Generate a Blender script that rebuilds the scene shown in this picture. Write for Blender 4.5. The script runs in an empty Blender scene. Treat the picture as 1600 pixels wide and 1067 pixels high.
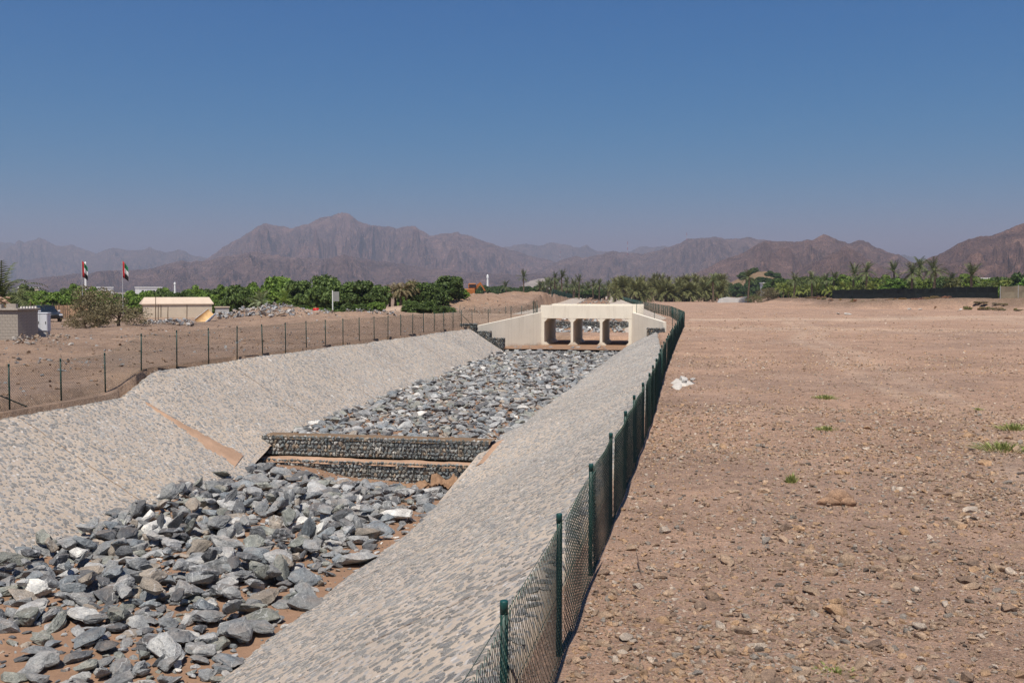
import bpy, bmesh, math, random
import numpy as np
from mathutils import Vector, Matrix, Euler

# ------------------------------------------------------------------ camera, sky, sun, exposure
SC = bpy.context.scene
COL = SC.collection
R = math.radians
H = 3.85                                   # eye height above the right-hand plain
FPX = 1555.6                               # focal length in photograph pixels (35 mm on 36 mm)
YAW = math.atan(299 / FPX)                 # the channel runs along +Y, the lens looks 10.9 deg left of it
PITCH = math.atan(78.5 / FPX)
HOR = 455.0
cam_d = bpy.data.cameras.new('camera')
cam_d.lens = 35; cam_d.sensor_width = 36; cam_d.clip_start = 0.1; cam_d.clip_end = 40000
cam = bpy.data.objects.new('camera', cam_d); COL.objects.link(cam)
cam.location = (0, 0, H); cam.rotation_euler = (R(90) - PITCH, 0, YAW)
SC.camera = cam

SUN_EL, SUN_AZ = R(63), R(182)             # azimuth clockwise from +Y: behind the camera, a little left
world = bpy.data.worlds.new('World'); SC.world = world; world.use_nodes = True
wn = world.node_tree.nodes; wl = world.node_tree.links
bg = wn['Background']
sky = wn.new('ShaderNodeTexSky'); sky.sky_type = 'NISHITA'; sky.sun_disc = False
sky.sun_elevation = SUN_EL; sky.sun_rotation = SUN_AZ
sky.altitude = 200; sky.air_density = 1.0; sky.dust_density = 0.25; sky.ozone_density = 2.5
sky_sep = wn.new('ShaderNodeSeparateColor'); sky_com = wn.new('ShaderNodeCombineColor')   # a deep, polarised desert blue
wl.new(sky.outputs[0], sky_sep.inputs[0])
for ch_, (pw, kk) in enumerate(((3.2, 0.0105), (1.08, 0.372), (0.62, 1.29))):
    a_ = wn.new('ShaderNodeMath'); a_.operation = 'POWER'; a_.inputs[1].default_value = pw
    b_ = wn.new('ShaderNodeMath'); b_.operation = 'MULTIPLY'; b_.inputs[1].default_value = kk
    wl.new(sky_sep.outputs[ch_], a_.inputs[0]); wl.new(a_.outputs[0], b_.inputs[0]); wl.new(b_.outputs[0], sky_com.inputs[ch_])
wl.new(sky_com.outputs[0], bg.inputs['Color']); bg.inputs['Strength'].default_value = 0.062
sun_d = bpy.data.lights.new('sun', 'SUN'); sun_d.energy = 3.4; sun_d.angle = R(0.53); sun_d.color = (1.0, 0.945, 0.86)
sun = bpy.data.objects.new('sun', sun_d); COL.objects.link(sun)
tosun = Vector((math.cos(SUN_EL) * math.sin(SUN_AZ), math.cos(SUN_EL) * math.cos(SUN_AZ), math.sin(SUN_EL)))
sun.rotation_euler = tosun.to_track_quat('Z', 'Y').to_euler()
sun.location = (0, -20, 60)
SC.view_settings.view_transform = 'Standard'; SC.view_settings.look = 'None'
SC.view_settings.exposure = 0.84; SC.view_settings.gamma = 1.0; SC.view_settings.use_curve_mapping = False
SC.render.engine = 'CYCLES'
SC.cycles.use_denoising = True; SC.cycles.denoiser = 'OPENIMAGEDENOISE'; SC.cycles.denoising_input_passes = 'RGB_ALBEDO_NORMAL'; SC.cycles.denoising_prefilter = 'NONE'
SC.cycles.max_bounces = 6; SC.cycles.diffuse_bounces = 4; SC.cycles.volume_bounces = 0; SC.cycles.transparent_max_bounces = 12

rng = np.random.default_rng(11)
rnd = random.Random(5)
CT, ST = math.cos(YAW), math.sin(YAW)

def P(px, d):
    """bearing (photo column) and distance -> ground X, Y"""
    xc = (px - 800) / FPX * d
    return xc * CT - d * ST, xc * ST + d * CT
def zat(py, d): return H - (py - HOR) * d / FPX
def proj(X, Y, Z):
    xc = X * CT + Y * ST; d = -X * ST + Y * CT
    return 800 + FPX * xc / d, HOR + FPX * (H - Z) / d, d

# ------------------------------------------------------------------ noise
def vnoise(x, y, seed=0):
    x = np.asarray(x, float); y = np.asarray(y, float)
    xi = np.floor(x).astype(np.int64); yi = np.floor(y).astype(np.int64)
    xf = x - xi; yf = y - yi
    u = xf * xf * (3 - 2 * xf); v = yf * yf * (3 - 2 * yf)
    def h(a, b):
        n = (a * 374761393 + b * 668265263 + seed * 1442695041) & 0xffffffff
        n = ((n ^ (n >> 13)) * 1274126177) & 0xffffffff
        n = n ^ (n >> 16)
        return (n & 0xffff) / 65535.0
    return (h(xi, yi) * (1 - u) + h(xi + 1, yi) * u) * (1 - v) + (h(xi, yi + 1) * (1 - u) + h(xi + 1, yi + 1) * u) * v
def fbm(x, y, seed=0, octv=4, gain=0.5):
    s = 0; a = 1; t = 0
    for o in range(octv):
        s = s + a * vnoise(np.asarray(x) * 2 ** o, np.asarray(y) * 2 ** o, seed + 17 * o); t += a; a *= gain
    return s / t - 0.5
def ridged(x, y, seed=0, octv=4, gain=0.5):
    s = 0; a = 1; t = 0
    for o in range(octv):
        n = 1 - np.abs(2 * vnoise(np.asarray(x) * 2 ** o, np.asarray(y) * 2 ** o, seed + 31 * o) - 1)
        s = s + a * n * n; t += a; a *= gain
    return s / t
def sstep(a, b, x):
    t = np.clip((np.asarray(x, float) - a) / (b - a), 0, 1); return t * t * (3 - 2 * t)

# ------------------------------------------------------------------ object helpers
def link(o, parent=None):
    COL.objects.link(o)
    if parent is not None: o.parent = parent
    return o
def tag(o, label=None, cat=None, group=None, kind=None):
    if label: o['label'] = label
    if cat: o['category'] = cat
    if group: o['group'] = group
    if kind: o['kind'] = kind
    return o
def empty(name, loc=(0, 0, 0), rz=0):
    o = bpy.data.objects.new(name, None); o.empty_display_size = 0.3
    o.location = loc; o.rotation_euler = (0, 0, rz); return link(o)
def meshobj(name, me, parent=None, loc=(0, 0, 0), rot=(0, 0, 0), scale=(1, 1, 1)):
    o = bpy.data.objects.new(name, me); o.location = loc; o.rotation_euler = rot; o.scale = scale
    return link(o, parent)
def np_mesh(name, V, F, mat=None, smooth=False, tone=None):
    me = bpy.data.meshes.new(name)
    me.from_pydata(np.asarray(V, float).tolist(), [], F.tolist() if hasattr(F, 'tolist') else F)
    if mat is not None: me.materials.append(mat)
    if smooth: me.polygons.foreach_set('use_smooth', [True] * len(me.polygons))
    if tone is not None:
        c = me.color_attributes.new('tone', 'FLOAT_COLOR', 'POINT')
        t = np.ones((len(V), 4), np.float32); t[:, :3] = tone
        c.data.foreach_set('color', t.ravel())
    me.update(); return me
def grid_mesh(name, X, Y, Z, mat, smooth=True, tone=None):
    n, m = X.shape
    V = np.stack([X.ravel(), Y.ravel(), Z.ravel()], 1)
    i = np.arange(n - 1)[:, None] * m + np.arange(m - 1)[None, :]
    F = np.stack([i, i + 1, i + m + 1, i + m], -1).reshape(-1, 4)
    return np_mesh(name, V, F, mat, smooth, tone)

class MB:
    """collects boxes, bars, tubes, prisms -> one mesh"""
    def __init__(s): s.v = []; s.f = []
    def add(s, V, F):
        o = len(s.v); s.v += [tuple(p) for p in V]; s.f += [tuple(i + o for i in f) for f in F]; return s
    def box(s, x0, x1, y0, y1, z0, z1, bev=0.0):
        if bev <= 0:
            return s.add([(x0,y0,z0),(x1,y0,z0),(x1,y1,z0),(x0,y1,z0),(x0,y0,z1),(x1,y0,z1),(x1,y1,z1),(x0,y1,z1)],
                         [(0,3,2,1),(4,5,6,7),(0,1,5,4),(1,2,6,5),(2,3,7,6),(3,0,4,7)])
        b = bev
        rings = [[(x0+b,y0+b,z0),(x1-b,y0+b,z0),(x1-b,y1-b,z0),(x0+b,y1-b,z0)],
                 [(x0,y0,z0+b),(x1,y0,z0+b),(x1,y1,z0+b),(x0,y1,z0+b)],
                 [(x0,y0,z1-b),(x1,y0,z1-b),(x1,y1,z1-b),(x0,y1,z1-b)],
                 [(x0+b,y0+b,z1),(x1-b,y0+b,z1),(x1-b,y1-b,z1),(x0+b,y1-b,z1)]]
        V = [p for r in rings for p in r]; F = [(3,2,1,0),(12,13,14,15)]
        for k in range(3):
            for j in range(4): F.append((4*k+j, 4*k+(j+1)%4, 4*k+4+(j+1)%4, 4*k+4+j))
        return s.add(V, F)
    def bar(s, a, b, r, n=8, r2=None, caps=True):
        a = Vector(a); b = Vector(b); d = (b - a).normalized(); r2 = r if r2 is None else r2
        u = d.orthogonal().normalized(); w = d.cross(u)
        V = [a + (u*math.cos(2*math.pi*k/n) + w*math.sin(2*math.pi*k/n))*r for k in range(n)]
        V += [b + (u*math.cos(2*math.pi*k/n) + w*math.sin(2*math.pi*k/n))*r2 for k in range(n)]
        F = [(k, (k+1)%n, n+(k+1)%n, n+k) for k in range(n)]
        if caps: F += [tuple(range(n))[::-1], tuple(range(n, 2*n))]
        return s.add(V, F)
    def tube(s, pts, rs, n=7):
        pts = [Vector(p) for p in pts]; V = []; F = []
        for i, p in enumerate(pts):
            d = (pts[min(i+1, len(pts)-1)] - pts[max(i-1, 0)]).normalized()
            u = Vector((0,1,0)) if abs(d.y) < .9 else Vector((1,0,0))
            u = (u - d*u.dot(d)).normalized(); w = d.cross(u)
            V += [p + (u*math.cos(2*math.pi*k/n) + w*math.sin(2*math.pi*k/n))*rs[i] for k in range(n)]
        for i in range(len(pts)-1):
            for k in range(n): F.append((i*n+k, i*n+(k+1)%n, (i+1)*n+(k+1)%n, (i+1)*n+k))
        F += [tuple(range(n))[::-1], tuple(range((len(pts)-1)*n, len(pts)*n))]
        return s.add(V, F)
    def prism(s, poly, axis, a, b):
        """poly in the two other axes, extruded along axis from a to b"""
        n = len(poly)
        def pt(p, t): return {'x': (t, p[0], p[1]), 'y': (p[0], t, p[1]), 'z': (p[0], p[1], t)}[axis]
        V = [pt(p, a) for p in poly] + [pt(p, b) for p in poly]
        F = [tuple(range(n))[::-1], tuple(range(n, 2*n))] + [(k, (k+1)%n, n+(k+1)%n, n+k) for k in range(n)]
        return s.add(V, F)
    def mesh(s, name, mat, smooth=False):
        me = np_mesh(name, np.array([tuple(p) for p in s.v]), s.f, mat, smooth)
        bm = bmesh.new(); bm.from_mesh(me); bmesh.ops.recalc_face_normals(bm, faces=bm.faces); bm.to_mesh(me); bm.free()
        return me
    def build(s, name, mat, parent=None, smooth=False, loc=(0,0,0), rot=(0,0,0)):
        return meshobj(name, s.mesh(name, mat, smooth), parent, loc, rot)

# ------------------------------------------------------------------ materials
def newmat(name, rough=0.9, spec=0.2):
    m = bpy.data.materials.new(name); m.use_nodes = True
    nt = m.node_tree; b = nt.nodes['Principled BSDF']
    b.inputs['Roughness'].default_value = rough; b.inputs['Specular IOR Level'].default_value = spec
    return m, nt, b
def N(nt, typ, **kw):
    n = nt.nodes.new(typ)
    for k, v in kw.items():
        if hasattr(n, k): setattr(n, k, v)
        else: n.inputs[k].default_value = v
    return n
def ramp(nt, fac, stops, interp='LINEAR'):
    r = nt.nodes.new('ShaderNodeValToRGB'); r.color_ramp.interpolation = interp
    e = r.color_ramp.elements
    while len(e) < len(stops): e.new(0.5)
    for el, (p, c) in zip(e, stops):
        el.position = p; el.color = (*c, 1) if len(c) == 3 else c
    nt.links.new(fac, r.inputs[0]); return r.outputs[0]
def mixc(nt, fac, a, b, blend='MIX'):
    m = nt.nodes.new('ShaderNodeMix'); m.data_type = 'RGBA'; m.blend_type = blend
    for s, v in ((m.inputs[0], fac), (m.inputs[6], a), (m.inputs[7], b)):
        if hasattr(v, 'is_linked') or hasattr(v, 'links'): nt.links.new(v, s)
        elif isinstance(v, (int, float)): s.default_value = v
        else: s.default_value = (*v, 1)
    return m.outputs[2]
def coords(nt, scale=(1, 1, 1), kind='Object'):
    tc = nt.nodes.new('ShaderNodeTexCoord'); mp = nt.nodes.new('ShaderNodeMapping')
    mp.inputs['Scale'].default_value = scale
    if kind == 'World':
        g = nt.nodes.new('ShaderNodeNewGeometry'); nt.links.new(g.outputs['Position'], mp.inputs[0])
    else: nt.links.new(tc.outputs[kind], mp.inputs[0])
    return mp.outputs[0]
def noise(nt, vec, scale, detail=4, rough=0.55, out='Fac'):
    n = nt.nodes.new('ShaderNodeTexNoise'); n.inputs['Scale'].default_value = scale
    n.inputs['Detail'].default_value = detail; n.inputs['Roughness'].default_value = rough
    nt.links.new(vec, n.inputs['Vector']); return n.outputs[out]
def voro(nt, vec, scale, feature='F1', out='Distance', rand=1.0):
    n = nt.nodes.new('ShaderNodeTexVoronoi'); n.feature = feature; n.inputs['Scale'].default_value = scale
    n.inputs['Randomness'].default_value = rand
    nt.links.new(vec, n.inputs['Vector']); return n.outputs[out]
def bump(nt, b, h, strength=0.5, dist=0.05, prev=None):
    n = nt.nodes.new('ShaderNodeBump'); n.inputs['Strength'].default_value = strength; n.inputs['Distance'].default_value = dist
    nt.links.new(h, n.inputs['Height'])
    if prev is not None: nt.links.new(prev, n.inputs['Normal'])
    nt.links.new(n.outputs[0], b.inputs['Normal']); return n.outputs[0]

def simple(name, c, rough=0.8, var=0.15, scale=3.0, spec=0.25, metal=0.0, bumpk=0.0, kind='Object', vscale=(1,1,1)):
    m, nt, b = newmat(name, rough, spec); b.inputs['Metallic'].default_value = metal
    v = coords(nt, vscale, kind); n = noise(nt, v, scale, 6, 0.65)
    lo = tuple(x * (1 - var) for x in c); hi = tuple(min(1, x * (1 + var)) for x in c)
    nt.links.new(ramp(nt, n, [(0.3, lo), (0.7, hi)]), b.inputs['Base Color'])
    if bumpk: bump(nt, b, n, bumpk, 0.03)
    return m

def mat_ground():
    m, nt, b = newmat('gravelly_soil', 0.95, 0.12)
    v = coords(nt, (1, 1, 1), 'World')
    at = nt.nodes.new('ShaderNodeAttribute'); at.attribute_name = 'tone'
    big = noise(nt, v, 0.25, 5, 0.6); mid = noise(nt, v, 2.2, 6, 0.7); fine = noise(nt, v, 22, 5, 0.7)
    c1 = ramp(nt, big, [(0.3, (0.74, 0.73, 0.73)), (0.7, (1.18, 1.18, 1.18))])
    c2 = ramp(nt, mid, [(0.28, (0.68, 0.67, 0.67)), (0.5, (1, 1, 1)), (0.72, (1.28, 1.24, 1.18))])
    c3 = ramp(nt, fine, [(0.28, (0.55, 0.54, 0.54)), (0.52, (1.0, 1.0, 1.0)), (0.75, (1.42, 1.38, 1.32))])
    c = mixc(nt, 1.0, at.outputs['Color'], c1, 'MULTIPLY')
    c = mixc(nt, 1.0, c, c2, 'MULTIPLY'); c = mixc(nt, 1.0, c, c3, 'MULTIPLY')
    # pebbles of their own colours, two sizes
    for sc, thr, amt in ((11, 0.30, 0.55), (26, 0.34, 0.8), (60, 0.34, 0.75)):
        d = voro(nt, v, sc); pc = voro(nt, v, sc, out='Color')
        sep = nt.nodes.new('ShaderNodeSeparateColor'); nt.links.new(pc, sep.inputs[0])
        pcol = ramp(nt, sep.outputs[0], [(0.0, (0.12, 0.105, 0.10)), (0.35, (0.27, 0.20, 0.155)), (0.7, (0.40, 0.29, 0.21)), (0.93, (0.46, 0.40, 0.35)), (1.0, (0.6, 0.56, 0.52))])
        near = ramp(nt, d, [(thr - 0.06, (1, 1, 1)), (thr, (0, 0, 0))])
        sel = ramp(nt, sep.outputs[1], [(0.45, (0, 0, 0)), (0.5, (1, 1, 1))])
        k = mixc(nt, 1.0, near, sel, 'MULTIPLY'); k = mixc(nt, 1.0, k, (amt, amt, amt), 'MULTIPLY')
        c = mixc(nt, k, c, pcol)
    nt.links.new(c, b.inputs['Base Color'])
    d1 = voro(nt, v, 26); r1 = ramp(nt, d1, [(0.0, (1, 1, 1)), (0.45, (0, 0, 0))])
    p = bump(nt, b, r1, 0.45, 0.03)
    p = bump(nt, b, mid, 0.8, 0.18, p); bump(nt, b, fine, 0.9, 0.04, p)
    return m
def mat_sand(name='silty_sand', c=(0.27, 0.165, 0.105)):
    m, nt, b = newmat(name, 0.95, 0.1); v = coords(nt, (1, 1, 1), 'World')
    n = noise(nt, v, 1.3, 6, 0.65); f = noise(nt, v, 30, 4, 0.7)
    k = ramp(nt, n, [(0.25, tuple(x * 0.75 for x in c)), (0.55, c), (0.8, tuple(x * 1.25 for x in c))])
    k2 = ramp(nt, f, [(0.3, (0.8, 0.8, 0.8)), (0.7, (1.12, 1.12, 1.12))])
    nt.links.new(mixc(nt, 1.0, k, k2, 'MULTIPLY'), b.inputs['Base Color'])
    p = bump(nt, b, n, 0.4, 0.1); bump(nt, b, f, 0.5, 0.02, p); return m
def mat_mortar():
    m, nt, b = newmat('mortar_with_small_stone', 0.93, 0.12); v = coords(nt, (1, 1, 1), 'World')
    n = noise(nt, v, 0.7, 6, 0.6); f = noise(nt, v, 18, 5, 0.7); big = noise(nt, v, 0.22, 3, 0.5)
    k = ramp(nt, n, [(0.25, (0.395, 0.325, 0.258)), (0.5, (0.45, 0.372, 0.298)), (0.75, (0.505, 0.42, 0.338))])
    k = mixc(nt, 1.0, k, ramp(nt, f, [(0.3, (0.80, 0.80, 0.80)), (0.7, (1.1, 1.1, 1.1))]), 'MULTIPLY')
    k = mixc(nt, 1.0, k, ramp(nt, big, [(0.3, (0.9, 0.91, 0.93)), (0.7, (1.06, 1.04, 1.0))]), 'MULTIPLY')
    d = voro(nt, v, 7.5); pc = voro(nt, v, 7.5, out='Color'); sep = nt.nodes.new('ShaderNodeSeparateColor'); nt.links.new(pc, sep.inputs[0])
    pcol = ramp(nt, sep.outputs[0], [(0.0, (0.17, 0.18, 0.19)), (0.5, (0.29, 0.285, 0.28)), (0.85, (0.42, 0.39, 0.36)), (1.0, (0.62, 0.59, 0.55))])
    near = ramp(nt, d, [(0.30, (0.8, 0.8, 0.8)), (0.42, (0, 0, 0))])
    k = mixc(nt, near, k, pcol)
    nt.links.new(k, b.inputs['Base Color'])
    p = bump(nt, b, f, 0.4, 0.02); bump(nt, b, d, 0.35, 0.03, p); return m
def mat_rock(name, src, scale=2.2, veins=0.5, dust=0.0, con=1.0):
    """stone whose own colour comes from the object colour or the tone attribute"""
    m, nt, b = newmat(name, 0.82, 0.25); v = coords(nt, (1, 1, 1), 'World')
    if src == 'object': c = nt.nodes.new('ShaderNodeObjectInfo').outputs['Color']
    else:
        a = nt.nodes.new('ShaderNodeAttribute'); a.attribute_name = 'tone'; c = a.outputs['Color']
    n = noise(nt, v, scale, 8, 0.7); f = noise(nt, v, scale * 9, 6, 0.75)
    k = mixc(nt, 1.0, c, ramp(nt, n, [(0.28, tuple(1 - con * q for q in (0.50, 0.48, 0.45))), (0.5, (0.98, 0.98, 0.98)), (0.72, tuple(1 + con * q for q in (0.55, 0.50, 0.42)))]), 'MULTIPLY')
    k = mixc(nt, 1.0, k, ramp(nt, f, [(0.3, tuple(1 - con * q for q in (0.38, 0.38, 0.37))), (0.7, tuple(1 + con * q for q in (0.35, 0.34, 0.31)))]), 'MULTIPLY')
    if dust:
        g_ = nt.nodes.new('ShaderNodeNewGeometry'); sx_ = nt.nodes.new('ShaderNodeSeparateXYZ'); nt.links.new(g_.outputs['Normal'], sx_.inputs[0])
        up_ = ramp(nt, sx_.outputs[2], [(0.55, (0, 0, 0)), (0.95, (dust, dust, dust))]); pn = ramp(nt, noise(nt, v, 1.7, 5, .6), [(0.42, (0, 0, 0)), (0.62, (1, 1, 1))])
        k = mixc(nt, mixc(nt, 1.0, up_, pn, 'MULTIPLY'), k, (0.36, 0.265, 0.19))
    if veins:
        w = N(nt, 'ShaderNodeTexWave'); w.inputs['Scale'].default_value = scale * 0.55; w.inputs['Distortion'].default_value = 14
        w.inputs['Detail'].default_value = 4; w.inputs['Detail Scale'].default_value = 1.6; nt.links.new(v, w.inputs['Vector'])
        wv = ramp(nt, w.outputs['Fac'], [(0.0, (veins, veins, veins)), (0.07, (0, 0, 0))])
        patch = ramp(nt, noise(nt, v, scale * 0.6, 3, 0.5), [(0.5, (0, 0, 0)), (0.62, (1, 1, 1))])
        k = mixc(nt, mixc(nt, 1.0, wv, patch, 'MULTIPLY'), k, (0.55, 0.54, 0.52))
    nt.links.new(k, b.inputs['Base Color'])
    p = bump(nt, b, n, 0.8, 0.14); bump(nt, b, f, 0.8, 0.035, p); return m
def mat_leaf(name, lo, hi, trans=0.3):
    m, nt, b = newmat(name, 0.6, 0.3)
    g = nt.nodes.new('ShaderNodeNewGeometry'); oi = nt.nodes.new('ShaderNodeObjectInfo')
    c = ramp(nt, g.outputs['Random Per Island'], [(0.0, lo), (1.0, hi)])
    c = mixc(nt, 1.0, c, oi.outputs['Color'], 'MULTIPLY')
    nt.links.new(c, b.inputs['Base Color'])
    t = nt.nodes.new('ShaderNodeBsdfTranslucent'); nt.links.new(c, t.inputs[0])
    mx = nt.nodes.new('ShaderNodeMixShader'); mx.inputs[0].default_value = trans
    nt.links.new(b.outputs[0], mx.inputs[1]); nt.links.new(t.outputs[0], mx.inputs[2])
    nt.links.new(mx.outputs[0], nt.nodes['Material Output'].inputs[0]); return m
def mat_mountain():
    m, nt, b = newmat('bare_rock_slope', 0.95, 0.08); v = coords(nt, (1, 1, 0.6), 'World')
    oi = nt.nodes.new('ShaderNodeObjectInfo')
    n1 = noise(nt, v, 0.0035, 8, 0.68); n2 = noise(nt, v, 0.02, 9, 0.75); n3 = noise(nt, coords(nt, (1, 1, 0.55), 'World'), 0.010, 8, 0.75)
    c = ramp(nt, n1, [(0.25, (0.085, 0.062, 0.062)), (0.5, (0.142, 0.101, 0.094)), (0.75, (0.215, 0.152, 0.132))])
    c = mixc(nt, 1.0, c, ramp(nt, n2, [(0.32, (0.45, 0.45, 0.47)), (0.5, (0.95, 0.95, 0.95)), (0.68, (1.55, 1.5, 1.42))]), 'MULTIPLY')
    c = mixc(nt, ramp(nt, n3, [(0.56, (0, 0, 0)), (0.72, (0.7, 0.7, 0.7))]), c, (0.25, 0.195, 0.165))
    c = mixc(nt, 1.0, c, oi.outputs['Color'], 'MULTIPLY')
    nt.links.new(c, b.inputs['Base Color'])
    p = bump(nt, b, n2, 1.0, 26.0); bump(nt, b, n3, 1.0, 34.0, p)
    return m
def mat_concrete():
    m, nt, b = newmat('cream_painted_concrete', 0.8, 0.25); v = coords(nt, (1, 1, 1), 'World')
    n = noise(nt, v, 0.6, 5, 0.6); s = noise(nt, coords(nt, (2.2, 2.2, 0.16), 'World'), 1.4, 6, 0.65); f = noise(nt, v, 12, 5, 0.7)
    c = ramp(nt, n, [(0.3, (0.70, 0.635, 0.515)), (0.7, (0.77, 0.70, 0.575))])
    c = mixc(nt, 1.0, c, ramp(nt, s, [(0.30, (0.88, 0.87, 0.86)), (0.5, (1, 1, 1))]), 'MULTIPLY')
    c = mixc(nt, 1.0, c, ramp(nt, f, [(0.3, (0.94, 0.94, 0.94)), (0.7, (1.03, 1.03, 1.03))]), 'MULTIPLY')
    sz_ = nt.nodes.new('ShaderNodeSeparateXYZ'); nt.links.new(v, sz_.inputs[0]); ad = nt.nodes.new('ShaderNodeMath'); ad.operation = 'MULTIPLY_ADD'
    nt.links.new(n, ad.inputs[0]); ad.inputs[1].default_value = -1.6; nt.links.new(sz_.outputs[2], ad.inputs[2])
    mr = nt.nodes.new('ShaderNodeMapRange'); mr.inputs[1].default_value = -2.5; mr.inputs[2].default_value = -2.12; mr.inputs[3].default_value = .75; mr.inputs[4].default_value = 0; nt.links.new(ad.outputs[0], mr.inputs[0])
    c = mixc(nt, mr.outputs[0], c, (0.40, 0.28, 0.19))
    nt.links.new(c, b.inputs['Base Color']); bump(nt, b, f, 0.2, 0.01); return m
def mat_block():
    m, nt, b = newmat('concrete_block_wall', 0.92, 0.1); v = coords(nt, (1, 1, 1), 'Object')
    f = noise(nt, v, 8, 6, 0.7); n = noise(nt, v, 0.9, 4, 0.6)
    c = ramp(nt, n, [(0.3, (0.30, 0.265, 0.225)), (0.7, (0.40, 0.35, 0.295))])
    c = mixc(nt, 1.0, c, ramp(nt, f, [(0.3, (0.75, 0.75, 0.75)), (0.7, (1.15, 1.15, 1.15))]), 'MULTIPLY')
    nt.links.new(c, b.inputs['Base Color']); bump(nt, b, f, 0.5, 0.02); return m

M = {}
M['ground'] = mat_ground(); M['sand'] = mat_sand(); M['sand_pale'] = mat_sand('pale_sand', (0.42, 0.27, 0.18))
M['mortar'] = mat_mortar()
M['rock'] = mat_rock('riprap_stone', 'object', 2.6, .7, .32); M['rock_s'] = mat_rock('riprap_stone_mass', 'attr', 2.6, .7, .32)
M['peb'] = mat_rock('plain_stone', 'object', 6, 0); M['peb_s'] = mat_rock('plain_stone_mass', 'attr', 6, 0)
M['pit'] = mat_rock('pitching_stone', 'object', 5, 0.2, 0, .55); M['pit_s'] = mat_rock('pitching_stone_mass', 'attr', 5, 0.2, 0, .55)
M['mount'] = mat_mountain(); M['conc'] = mat_concrete(); M['block'] = mat_block()
M['green'] = simple('green_coated_steel', (0.004, 0.034, 0.023), 0.5, 0.25, 12, 0.45)
M['cap'] = simple('green_plastic_cap', (0.005, 0.055, 0.05), 0.5, 0.1, 8, 0.4)
M['wire'] = simple('green_coated_wire', (0.014, 0.042, 0.028), 0.5, 0.3, 6, 0.35)
M['wire_d'] = simple('dark_gabion_wire', (0.02, 0.03, 0.025), 0.6, 0.3, 6)
M['leaf'] = mat_leaf('broad_leaf', (0.034, 0.062, 0.016), (0.150, 0.210, 0.050))
M['leaf_b'] = mat_leaf('bright_leaf', (0.06, 0.115, 0.018), (0.225, 0.325, 0.055))
M['palm'] = mat_leaf('palm_frond', (0.075, 0.092, 0.036), (0.22, 0.225, 0.098), 0.2)
M['dry'] = mat_leaf('dry_leaf', (0.16, 0.125, 0.065), (0.36, 0.29, 0.17), 0.2)
M['scrub'] = mat_leaf('thorn_leaf', (0.10, 0.092, 0.05), (0.24, 0.205, 0.115), 0.2)
M['grass'] = mat_leaf('weed_leaf', (0.13, 0.16, 0.04), (0.40, 0.42, 0.14), 0.3)
M['bark'] = simple('rough_bark', (0.14, 0.10, 0.07), 0.95, 0.35, 5, 0.1, bumpk=0.6)
M['white'] = simple('white_paint', (0.72, 0.72, 0.70), 0.6, 0.06, 2)
M['steel'] = simple('galvanised_steel', (0.45, 0.46, 0.47), 0.5, 0.12, 4, metal=0.4)

# ------------------------------------------------------------------ layout of the channel
def rc_x(y): return np.interp(y, [-30, 46, 70, 95, 112], [-1.95, -2.0, -2.9, -4.3, -4.6])
def rc_z(y): return np.interp(y, [-30, 60, 96, 112], [0.0, 0.0, 0.12, 0.2])
def rt_x(y): return np.interp(y, [-30, 36, 41.5, 97, 112], [-9.2, -9.2, -8.75, -7.6, -7.4])
def rt_z(y): return np.interp(y, [-30, 36, 41.5, 97, 112], [-3.95, -3.80, -2.72, -1.70, -1.6])
def lc_x(y): return np.interp(y, [-30, 36.6, 40.3, 92, 112], [-23.3, -23.3, -24.0, -22.0, -20.5])
def lc_z(y): return np.interp(y, [-30, 36.6, 40.3, 92, 112], [-0.35, -0.32, 0.45, 0.32, 0.4])
def lt_x(y): return np.interp(y, [-30, 36.8, 40.8, 92, 112], [-18.4, -18.4, -19.1, -18.9, -17.8])
def lt_z(y): return np.interp(y, [-30, 36.8, 40.8, 92, 112], [-3.35, -3.25, -2.70, -1.66, -1.6])
def up_x(y): return -13.0 - 0.102 * (np.asarray(y, float) - 108)         # upstream reach, bending left
GAB_Y = 41.0

def bed_z(X, Y):
    X = np.asarray(X, float); Y = np.asarray(Y, float)
    t = np.clip((X - lt_x(Y)) / (rt_x(Y) - lt_x(Y)), 0, 1)
    low = (-3.42) * (1 - t) + (-3.92) * t + 0.10 * np.exp(-((Y - 36) / 4) ** 2) * (1 - t) - 0.18 * sstep(30, 36, Y) - 0.30 * sstep(36.0, 38.8, Y) * sstep(.18, .45, t)
    upr = np.interp(Y, [41, 97], [-2.86, -1.80]) + 0 * t
    z = np.where(Y < GAB_Y + 0.4, low, upr)
    return z + 0.10 * fbm(X * 0.5, Y * 0.5, 3, 4)

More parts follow.
